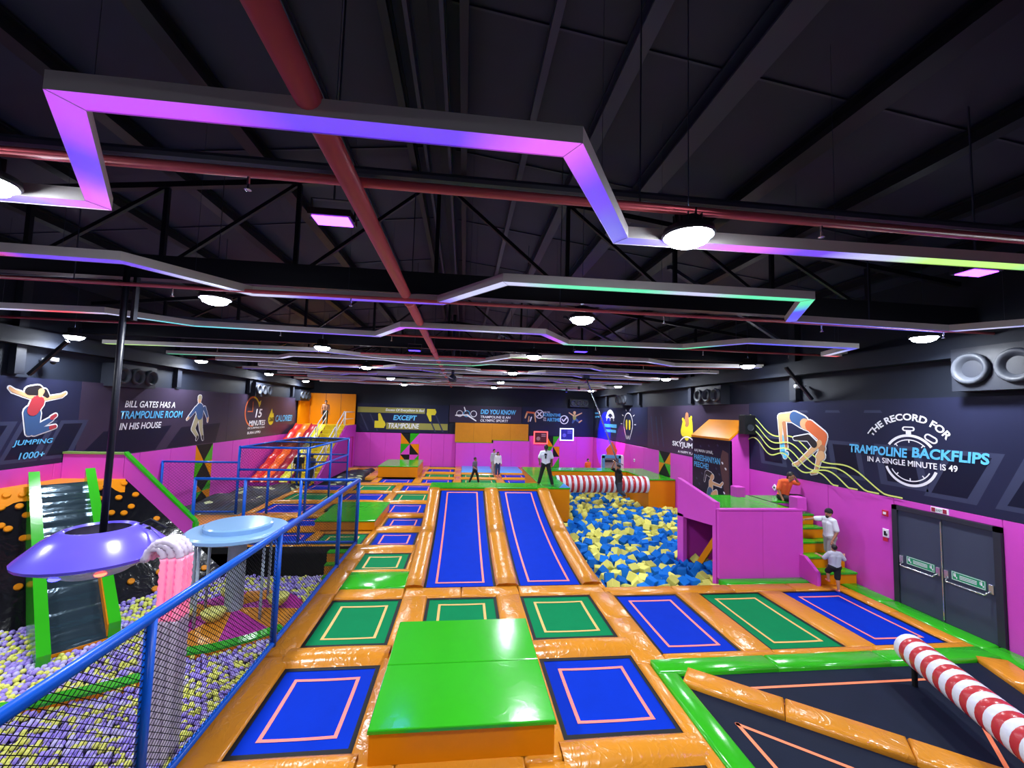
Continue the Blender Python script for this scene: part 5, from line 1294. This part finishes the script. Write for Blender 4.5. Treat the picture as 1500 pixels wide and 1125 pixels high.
wt+=[([(8.94,4.04),(8.82,4.04),(8.82,4.12),(8.94,4.12)],INKW),(cap2(8.97,4.17,8.79,4.17,.055,.055),INKW),(cap2(8.96,4.17,8.8,4.17,.028,.028),MURAL),(cap2(8.46,4.0,8.34,3.93,.08,.08),INKW),(cap2(8.46,4.0,8.34,3.93,.045,.045),MURAL)]
decal(t,FR,wt,'printed_stopwatch',.004)
arc_text(t,FR,'THE RECORD FOR',8.92,3.35,1.02,146,36,.17,INKW,us=-1)
text(t,FR,'TRAMPOLINE',10.43,8.92,3.47,3.7,INKB,.1,.035); text(t,FR,'BACKFLIPS',8.82,7.34,3.5,3.74,INKB,.1,.035); text(t,FR,'IN A SINGLE MINUTE IS 49',9.92,7.9,3.28,3.42,INKW)
# climbing tower face
FT=lambda u,z,d=0:(9.83-d,u,z)
def tower_print(): 
    T=TOWER
    holds=[]
    for k in range(22):
        u=14.65+((k*37)%23)/23*2.25; z=1.3+((k*53)%31)/31*2.0; holds.append((cap2(u,z,u+.05,z+.03,.04,.03,4),INKW if k%5==0 else MURAL2))
    decal(T,FT,[([(14.55,1.3),(14.6,3.0),(14.95,3.1),(15.15,2.6),(14.8,1.3)],mat('print_rust',(84,48,52),.5))],'printed_rock',.002)
    for h_ in holds: decal(T,FT,[h_],'printed_hold',.003)
    text(T,FT,'AAJ MAIN UPAR,',16.9,15.55,2.84,2.99,INKW,0,.012,d=.012); text(T,FT,'PARESHANIYAN',16.9,15.1,2.52,2.76,INKB,0,.015,d=.012); text(T,FT,'PEECHE!',16.9,15.85,2.24,2.46,INKB,0,.015,d=.012)
    figure(T,FT,[(16.05,2.1,16.15,1.75,.05,.04,INKD),(15.95,2.1,15.7,2.05,.1,.1,INKD),(15.65,1.95,15.6,2.0,.1,.1,INKS),(15.7,1.75,15.72,1.45,.13,.12,INKS),(15.65,1.75,15.1,1.72,.06,.04,INKS),(15.1,1.72,14.95,1.85,.05,.04,INKS),(15.75,1.4,15.8,1.25,.17,.17,INKN),(15.6,1.3,15.35,1.45,.1,.08,INKS),(15.35,1.45,15.3,1.2,.08,.06,INKS)],INKW,.02)
tower_print()

# ---- far wall additions
t=thing('far_landing_wall','stepped magenta padded wall under orange panels at the far end','padded wall',(-.5,WALL_F,0))
for k in range(4): MB().cush(1.45*k+.005,1.45*(k+1)-.005,-.35,-.0,-.1,1.85 if k<2 else 2.06,.015).build('magenta_panel', PINK, t)
for k in range(4): MB().cush(1.45*k-.1+.005,1.45*(k+1)-.1-.005,-.2,-.0,1.88 if k<2 else 2.09,3.38,.02).build('orange_panel', ORANGE, t)
MB().box(-.05,2.9,-.37,.0,1.85,1.88).build('edge_strip', LIME, t); MB().box(2.9,5.8,-.37,.0,2.06,2.09).build('edge_strip', LIME, t)
for x,z,c,lab,inner in ((6.24,2.34,(255,90,90),'red glowing framed poster on the far wall',(90,30,40)),(8.37,2.64,(200,210,255),'white and blue glowing framed poster on the far wall',(40,40,150))):
    t=thing('framed_poster',lab,'poster',(x,WALL_F-.02,z),0,'glowing framed posters')
    MB().box(-.5,.5,-.05,.0,-.42,.42).build('print', mat('poster_%d'%x,inner,.4), t)
    f=MB(); f.box(-.57,.57,-.09,.0,.42,.5); f.box(-.57,.57,-.09,.0,-.5,-.42); f.box(-.57,-.49,-.09,.0,-.42,.42); f.box(.49,.57,-.09,.0,-.42,.42)
    f.build('glowing_frame', mat('frame_glow_%d'%x,c,emit=c,estr=2.2), t)
    b=MB(); b.box(.05,.4,-.055,-.05,.22,.3); b.box(.05,.4,-.055,-.05,.08,.16); b.ball((-.2,-.05,-.08),.16,10,6,sc=(1,.05,1)); b.bar((-.2,-.053,.05),(.0,-.053,-.3),.06,.004); b.build('poster_print', mat('poster_ink_%d'%x,(170,130,140) if x<7 else (110,110,220)), t)
# photo stand behind the foam pit
t=thing('photo_stand','blue framed photo stand with orange crest behind the foam pit','photo stand',(9.35,25.6,0))
PS=mat('stand_blue',(90,160,215),.4)
f=MB(); f.box(-.6,-.45,-.08,.08,0,1.75); f.box(.45,.6,-.08,.08,0,1.75); f.box(-.6,.6,-.08,.08,1.6,1.8); f.box(-.6,.6,-.08,.08,0,.4); f.build('frame', PS, t)
MB().box(-.45,.45,-.03,.03,.4,1.6).build('print', mat('stand_print',(150,150,160),.4,var=.3,vscale=6), t)
MB().box(-.45,.45,-.06,-.04,1.35,1.5).build('dark_band', CHAR, t)
MB().extrude([(-.3,0,1.8),(.3,0,1.8),(.38,0,2.1),(.2,0,2.4),(.05,0,2.62),(-.12,0,2.42),(-.35,0,2.15)],(0,.1,0)).build('crest', mat('crest_orange',(232,100,60),.4), t)
MB().cush(-.55,.85,.1,.35,0,1.8,.1).build('white_back', WHITE, t, smooth=True)
# small wall things near the door
def small(name,label,cat,y,z,w_,h_,m_,extra=None):
    t=thing(name,label,cat,(WALL_R,y,z)); MB().cush(-w_/2,w_/2,-h_/2,h_/2,0,.03,.006).build('plate', m_, t).rotation_euler=(math.pi/2,0,-math.pi/2)
    return t
RED=mat('sign_red',(200,40,60),.4)
t=small('exit_sign','white exit sign with red ends above the slate door','sign',8.28,2.385,.34,.12,INKW)
b=MB(); b.box(-.035,-.03,.075,.15,-.045,.045); b.box(-.035,-.03,-.15,-.075,-.045,.045); b.build('red_panel', mat('exit_red',(150,30,60),.4), t)
text(t,FR,'EXIT',8.28+.06,8.28-.06,2.36,2.41,mat('exit_green',(30,110,70),.5),0,.02,d=.034)
t=small('fire_alarm','red fire alarm call box on the magenta wall left of the door','alarm',9.5,2.04,.14,.14,RED); MB().box(-.04,-.03,-.035,.035,-.03,.03).build('button', INKW, t)
t=small('safety_sign','small white and red safety sign below the fire alarm box','sign',9.5,1.55,.14,.2,INKW); MB().box(-.034,-.03,-.06,.06,-.2,-.11).build('red_plate', RED, t); b=MB(); b.box(-.036,-.03,-.02,.03,-.06,.05); b.box(-.036,-.03,-.05,-.03,-.06,.0); b.build('pictogram', GAP, t)
t=small('tilted_tag','white square tag hanging tilted on the magenta wall by the tower','sign',13.25,2.0,.16,.16,INKW); t.rotation_euler=(math.radians(40),0,0); MB().box(-.034,-.03,-.03,.03,-.03,.03).build('tag_print', GAP, t)
t=small('conduit_box','magenta painted conduit box on the wall behind the stair deck','box',12.7,2.15,.16,.3,PURPLE); MB().box(-.05,-.03,-.02,.02,-.1,.1).build('cover', PURPLE, t)
t=small('wall_tag','small white tag on the far right magenta wall','sign',25.0,1.55,.18,.16,INKW); MB().box(-.034,-.03,-.05,.05,-.04,.04).build('tag_print', MURAL2, t)

# rope swing
t=thing('trapeze_pole','long silver swing pole hanging over the foam pit','swing',(5.5,18.5,6.0))
MB().tube([(0,0,0),(1.56,-.02,-3.86)],.035,10).build('pole', CHROME, t, smooth=True)
MB().tube([(1.3,-.02,-3.75),(1.8,-.02,-3.95)],.025,8).build('grip_bar', CHROME, t, smooth=True)
MB().cush(-.15,.15,-.1,.1,-.05,.12,.02).build('trolley', STEELG, t); MB().box(-2,4,-.04,.04,.12,.22).build('track', STEELG, t)
for x in (-1.8,3.8): MB().box(x-.01,x+.01,-.01,.01,.22,roofz(5.5+x)-6.0).build('track_hanger', STEELG, t)

# security cameras
for k,(fr_,u,z,lab) in enumerate(((FL,13.0,5.35,'small white dome camera high on the left wall'),(FR,11.9,5.3,'small white camera high on the right wall'))):
    p=fr_(u,z,.25); t=thing('security_camera',lab,'camera',p); MB().ball((0,0,0),.07,12,8).build('dome', GAP, t, smooth=True); MB().lathe([(.001,.12),(.11,.11),(.11,.03),(.07,.0)],n=16).build('housing', WHITE, t, smooth=True)
    q=Vector(fr_(u,z,-.02))-Vector(p); MB().bar((0,0,.08),(q.x,q.y,.08),.05).build('arm', WHITE, t)
# ================================================================== people
REMESHQ=[]
def capsule(mb,p0,r0,p1,r1,n=12):
    p0,p1=Vector(p0),Vector(p1); d=p1-p0; L=d.length
    if L<1e-4: mb.ball(p0,r0,n,8); return
    t=d/L; a=t.orthogonal().normalized(); b=t.cross(a); rings=[]
    for i in range(5):
        q=-math.pi/2+math.pi/2*i/5; rings.append((p0+t*(r0*math.sin(q)),r0*math.cos(q)))
    for i in range(6):
        q=math.pi/2*i/5; rings.append((p1+t*(r1*math.sin(q)),max(1e-4,r1*math.cos(q))))
    vs=[];fs=[]
    for c,r in rings:
        for j in range(n): q=2*math.pi*j/n; vs.append(c+(a*math.cos(q)+b*math.sin(q))*max(r,1e-4))
    for i in range(len(rings)-1):
        for j in range(n): fs.append((i*n+j,i*n+(j+1)%n,(i+1)*n+(j+1)%n,(i+1)*n+j))
    fs+=[tuple(range(n-1,-1,-1)),tuple(range((len(rings)-1)*n,len(rings)*n))]
    mb.add(vs,fs)
J0=dict(head=(0,-.02,1.58),neck=(0,0,1.44),chest=(0,0,1.28),waist=(0,0,1.05),pel=(0,0,.93),
  shL=(.19,0,1.40),shR=(-.19,0,1.40),elL=(.24,.03,1.12),elR=(-.24,.03,1.12),wrL=(.25,-.06,.87),wrR=(-.25,-.06,.87),
  hiL=(.09,0,.9),hiR=(-.09,0,.9),knL=(.10,-.02,.5),knR=(-.10,-.02,.5),anL=(.10,.02,.08),anR=(-.10,.02,.08),toL=(.11,-.14,.03),toR=(-.11,-.14,.03))
SKIN=mat('skin_brown',(168,116,88),.5); SKIN2=mat('skin_tan',(190,136,104),.5); HAIR=mat('hair_black',(22,18,18),.45); EYE=mat('eye_dark',(20,14,12),.3)
def person(label, loc, rz_, pose=None, scale=1.0, skin=SKIN, shirt=None, sleeve=.6, pants=None, plen=1.0, hair='short', shoes=None, cap=None, fine=True, slim=1.0, bare=False, printm=None, look=0):
    J={k:Vector(v) for k,v in J0.items()}
    if pose: J.update({k:Vector(v) for k,v in pose.items()})
    t=thing('person',label,'person',loc,rz_); t.scale=(scale,)*3
    w=slim; V=.02
    b=MB()
    hd=J['head']; up=(hd-J['neck']).normalized()
    b.ball(hd+Vector((0,0,.03)),.1,16,12,sc=(.8,.95,1.15)); b.ball(hd+Vector((0,-.02,-.05)),.07,12,8,sc=(.85,.95,.95))
    fw=Vector((math.sin(look),-math.cos(look),0)); sdv=Vector((math.cos(look),math.sin(look),0))
    b.ball(hd+fw*.1+Vector((0,0,-.005)),.018,8,6,sc=(1,1,1.5))
    for s_ in (-1,1): b.ball(hd+sdv*(.085*s_)+Vector((0,0,0)),.022,8,6,sc=(.6,1,1.5))
    capsule(b,J['neck']-Vector((0,0,.06)),.055*w,hd-Vector((0,0,.06)),.05*w)
    def torso(mb,e):
        ax=(J['shL']-J['shR']).normalized(); bx=(J['hiL']-J['hiR']).normalized()
        for s_ in (-1,1):
            capsule(mb,J['chest']+ax*(.085*w*s_),(.11*w+e),J['waist']+bx*(.06*w*s_),(.095*w+e))
            capsule(mb,J['waist']+bx*(.06*w*s_),(.095*w+e),J['pel']+bx*(.07*w*s_),(.105*w+e))
        capsule(mb,J['chest']+Vector((0,0,.08)),.095*w+e,J['neck']-(J['neck']-J['chest'])*.3,.06*w+e)
        capsule(mb,J['shL']*.75+J['shR']*.25,.075*w+e,J['shR']*.75+J['shL']*.25,.075*w+e)
        for s_ in 'LR': capsule(mb,J['chest']+Vector((0,0,.05)),.09*w+e,J['sh'+s_]+(J['sh'+('R' if s_=='L' else 'L')]-J['sh'+s_])*.05,.06*w+e)
    torso(b,0)
    fing=MB()
    for s_ in 'LR':
        sh,el,wr=J['sh'+s_],J['el'+s_],J['wr'+s_]
        capsule(b,sh,.056*w,el,.042*w); capsule(b,el,.042*w,wr,.029*w)
        hd_=(wr-el).normalized(); pc=wr+hd_*.05
        capsule(b,wr,.028,pc,.032); 
        sidev=hd_.cross(Vector((0,0,1)));  sidev=sidev.normalized() if sidev.length>.2 else Vector((0,1,0))
        cn=hd_.cross(sidev).normalized()
        for i in range(4):
            o_=(i-1.5)*.017; ln=[.055,.068,.072,.06][i]
            p=[pc+sidev*o_+hd_*.02,pc+sidev*o_*1.15+hd_*(.03+ln*.5),pc+sidev*o_*1.15+hd_*(.03+ln*.8)+cn*.02,pc+sidev*o_*1.1+hd_*(.03+ln)+cn*.04]
            fing.tube(p,[.0095,.009,.0085,.006],6)
        p=[pc-sidev*.02-hd_*.02,pc-sidev*.045+hd_*.01+cn*.015,pc-sidev*.05+hd_*.045+cn*.03]; fing.tube(p,[.012,.011,.008],6)
        hi,kn,an,to=J['hi'+s_],J['kn'+s_],J['an'+s_],J['to'+s_]
        capsule(b,hi,.088*w,kn,.058*w); mid=kn.lerp(an,.3)+Vector((0,.012,0)); capsule(b,kn,.056*w,mid,.056*w); capsule(b,mid,.056*w,an,.036*w); capsule(b,an-Vector((0,0,.02))+ (an-to)*.15,.036,to,.028)
    REMESHQ.append((b,.017,'body',skin,t,fing))
    if shirt:
        m=MB(); torso(m,.022)
        for s_ in 'LR':
            sh,el,wr=J['sh'+s_],J['el'+s_],J['wr'+s_]
            if sleeve<=1: capsule(m,sh,.078*w,sh.lerp(el,sleeve),.07*w)
            else: capsule(m,sh,.075*w,el,.058*w); capsule(m,el,.058*w,el.lerp(wr,sleeve-1),.045*w)
        REMESHQ.append((m,.018,'shirt',shirt,t,None))
    if pants:
        m=MB(); bx=(J['hiL']-J['hiR']).normalized()
        for s_ in (-1,1): capsule(m,J['pel']+bx*(.07*w*s_)+(J['waist']-J['pel'])*.35,.115*w,J['pel']+bx*(.075*w*s_),.128*w)
        for s_ in 'LR':
            hi,kn,an=J['hi'+s_],J['kn'+s_],J['an'+s_]
            if plen<=.5: capsule(m,hi,.108*w,hi.lerp(kn,plen*2),.09*w)
            else: capsule(m,hi,.108*w,kn,.082*w); capsule(m,kn,.082*w,kn.lerp(an,(plen-.5)*2-.08),.068*w)
        REMESHQ.append((m,.018,'trousers' if plen>.6 else 'shorts',pants,t,None))
    if shoes:
        m=MB()
        for s_ in 'LR': an,to=J['an'+s_],J['to'+s_]; capsule(m,an-Vector((0,0,.02))+(an-to)*.2,.045,to,.036)
        REMESHQ.append((m,.016,'shoes',shoes,t,None))
    m=MB()
    if cap is not None: m.ball(hd+Vector((0,0,.065))-fw*.012,.112,16,10,sc=(.86,1.0,.95))
    else: m.ball(hd+Vector((0,0,.06))-fw*.022,.108,16,10,sc=(.86,1.0,1.05))
    if hair=='long':
        capsule(m,hd-fw*.06+Vector((0,0,.03)),.085,J['chest']-fw*.09+Vector((0,0,.02)),.07)
        for s_ in (-1,1): capsule(m,hd+sdv*.07*s_-fw*.01,.04,J['chest']+sdv*.1*s_+fw*.05+Vector((0,0,.03)),.04)
    if hair=='tail': capsule(m,hd-fw*.1+Vector((0,0,.02)),.04,hd-fw*.13-Vector((0,0,.1)),.03)
    REMESHQ.append((m,.015,'hair' if cap is None else 'cap',cap or HAIR,t,None))
    if hair=='beard': 
        m=MB(); m.ball(hd+fw*.055-Vector((0,0,.075)),.055,10,8,sc=(1,.8,.9)); REMESHQ.append((m,.014,'beard',HAIR,t,None))
    m=MB()
    for s_ in (-1,1): m.ball(hd+fw*.088+sdv*.033*s_+Vector((0,0,.012)),.011,8,6)
    m.build('eyes',EYE,t)
    m=MB(); m.bar(hd+fw*.092-Vector((0,0,.06))-sdv*.022,hd+fw*.092-Vector((0,0,.06))+sdv*.022,.012,.008); m.build('mouth',mat('lip',(130,70,64),.5),t)
    if printm: 
        m=MB(); bk=J['chest']-fw*.17; m.bar(bk+Vector((-.05,0,.05)),bk+Vector((.06,0,.06)),.01,.08); m.bar(bk+Vector((0,0,.0)),bk+Vector((0,0,-.12)),.06,.01); m.build('shirt_print',printm,t)
    return t
def flush_people():
    obs=[]
    for mb,vox,name,m_,parent,extra in REMESHQ:
        me=mb.mesh('tmp',m_); o=bpy.data.objects.new('tmp',me); COL.objects.link(o)
        r=o.modifiers.new('r','REMESH'); r.mode='VOXEL'; r.voxel_size=vox; r.use_smooth_shade=True
        s_=o.modifiers.new('s','SMOOTH'); s_.factor=.5; s_.iterations=3; obs.append(o)
    dg=bpy.context.evaluated_depsgraph_get()
    for o,(mb,vox,name,m_,parent,extra) in zip(obs,REMESHQ):
        me=bpy.data.meshes.new_from_object(o.evaluated_get(dg)); me.name=name; me.materials.clear(); me.materials.append(m_)
        if extra is not None and extra.v:
            import bmesh as bmm
            bm=bmm.new(); bm.from_mesh(me); vs=[bm.verts.new(p) for p in extra.v]
            for f in extra.f:
                try: bm.faces.new([vs[i] for i in f])
                except ValueError: pass
            bm.to_mesh(me); bm.free()
        me.polygons.foreach_set('use_smooth',[True]*len(me.polygons)); obj(name,me,parent)
    for o in obs:
        me=o.data; bpy.data.objects.remove(o); bpy.data.meshes.remove(me)
CW=mat('cloth_white',(225,230,240),.8); CB=mat('cloth_black',(20,20,26),.8); CG=mat('cloth_grey',(92,90,104),.8); CJ=mat('denim_blue',(40,58,104),.8); CO=mat('cloth_orange',(236,98,44),.8); CLG=mat('cloth_light_grey',(178,178,196),.8); CKH=mat('cloth_stone',(165,165,165),.8); CDB=mat('cloth_slate',(58,66,80),.8); SOCK=mat('sock_pink',(240,130,120),.8)
walk=dict(knL=(.16,-.14,.5),anL=(.2,-.2,.08),toL=(.22,-.36,.03),knR=(-.14,.12,.5),anR=(-.16,.3,.09),toR=(-.17,.15,.03))
person('person in white printed T-shirt and black trousers striding on the lime deck',(3.62,17.95,1.2),math.radians(165),
   dict(knL=(.19,-.04,.5),anL=(.3,-.05,.07),toL=(.36,-.2,.03),knR=(-.19,.04,.5),anR=(-.3,.05,.07),toR=(-.34,-.1,.03),elL=(.3,.02,1.14),elR=(-.28,.0,1.14),wrL=(.28,-.12,.95),wrR=(-.25,-.12,.93)),1.0,SKIN,CW,.75,CB,1.0,'tail',printm=CB,slim=1.08)
person('person in grey shirt and dark jeans walking on the trampolines behind the lime deck',(.8,25.6,-.04),math.radians(60),dict(wrR=(-.34,-.25,1.05),elR=(-.28,-.02,1.14),elL=(.3,.05,1.15),wrL=(.34,.0,.9),**walk),.9,SKIN,CG,.8,CB,1.0)
person('person with long black hair in white long-sleeved top and jeans',(2.42,28.35,0),math.radians(10),None,.93,SKIN2,CW,1.9,CJ,1.0,'long',shoes=SOCK)
person('person in pale shirt standing half hidden behind the long-haired person',(2.2,29.0,0),math.radians(30),dict(elL=(.25,-.1,1.2),wrL=(.1,-.2,1.35)),1.0,SKIN2,CLG,1.9,CKH,1.0)
person('person in black T-shirt swinging from the silver pole above the foam pit',(7.08,18.42,.33),math.radians(-70),
   dict(head=(0,-.03,1.6),shL=(.17,-.06,1.46),shR=(-.17,-.06,1.46),elL=(.16,-.28,1.56),elR=(-.16,-.28,1.56),wrL=(.05,-.26,1.8),wrR=(-.05,-.26,1.78),knL=(.1,.02,.52),knR=(-.1,.1,.55),anL=(.1,.32,.36),anR=(-.1,.42,.42),toL=(.1,.42,.24),toR=(-.1,.54,.32)),1.0,SKIN,CB,.8,CDB,.95,'beard')
person('child in orange top standing behind the back arm of the lime deck',(8.05,26.3,0),math.radians(20),None,.85,SKIN2,CO,.6,CB,.5)
SITD=1.8
person('person in orange T-shirt sitting on the lime house deck, hand to head',(10.12,12.3,SITD-.10),math.radians(12),
   dict(pel=(0,0,.2),waist=(0,-.02,.33),chest=(.02,-.06,.55),neck=(.06,-.12,.72),head=(.1,-.2,.82),shL=(.22,-.08,.66),shR=(-.17,-.06,.66),elL=(.36,-.26,.62),wrL=(.22,-.24,.8),elR=(-.27,-.06,.42),wrR=(-.26,-.18,.17),
        hiL=(.1,-.02,.18),hiR=(-.1,-.02,.18),knL=(.3,-.32,.22),knR=(-.2,-.42,.2),anL=(.04,-.48,.16),anR=(.12,-.5,.16),toL=(-.08,-.54,.15),toR=(.24,-.54,.15)),1.0,SKIN,CO,.85,CB,1.0,'tail',slim=1.05)
person('bearded person in white T-shirt and black cap on the padded steps, arm outstretched',(10.05,10.55,.3),math.radians(-100),
   dict(elR=(-.3,-.25,1.36),wrR=(-.32,-.5,1.32),elL=(.25,.04,1.12),wrL=(.24,-.08,.88),knL=(.1,-.06,.5),knR=(-.1,.0,.5)),.93,SKIN,CW,.8,CKH,.47,'beard',cap=CB,slim=1.08,look=.3)
person('small child in grey T-shirt and black shorts stepping up to the padded steps',(9.55,9.9,-.03),math.radians(170),
   dict(knL=(.08,-.28,.66),anL=(.1,-.2,.36),toL=(.1,-.34,.34),elL=(.32,-.1,1.2),wrL=(.38,-.32,1.25),elR=(-.34,.02,1.2),wrR=(-.45,-.15,1.3)),.68,SKIN2,CLG,.9,CB,.47,'short',shoes=SOCK,slim=1.15)
person('bare-chested person in black trousers at the top of the slide tower stairs',(-9.7,30.9,3.05),math.radians(15),None,1.0,SKIN2,None,0,CB,1.0)
person('person in dark clothes behind the blue cage, left of the pair',(-8.95,24.5,.1),math.radians(200),None,.95,SKIN,CB,.8,CDB,1.0)
person('person in dark clothes behind the blue cage, right of the pair',(-8.42,24.95,.0),math.radians(160),walk,.95,SKIN,CDB,.8,CB,1.0)
flush_people()
flush_text()
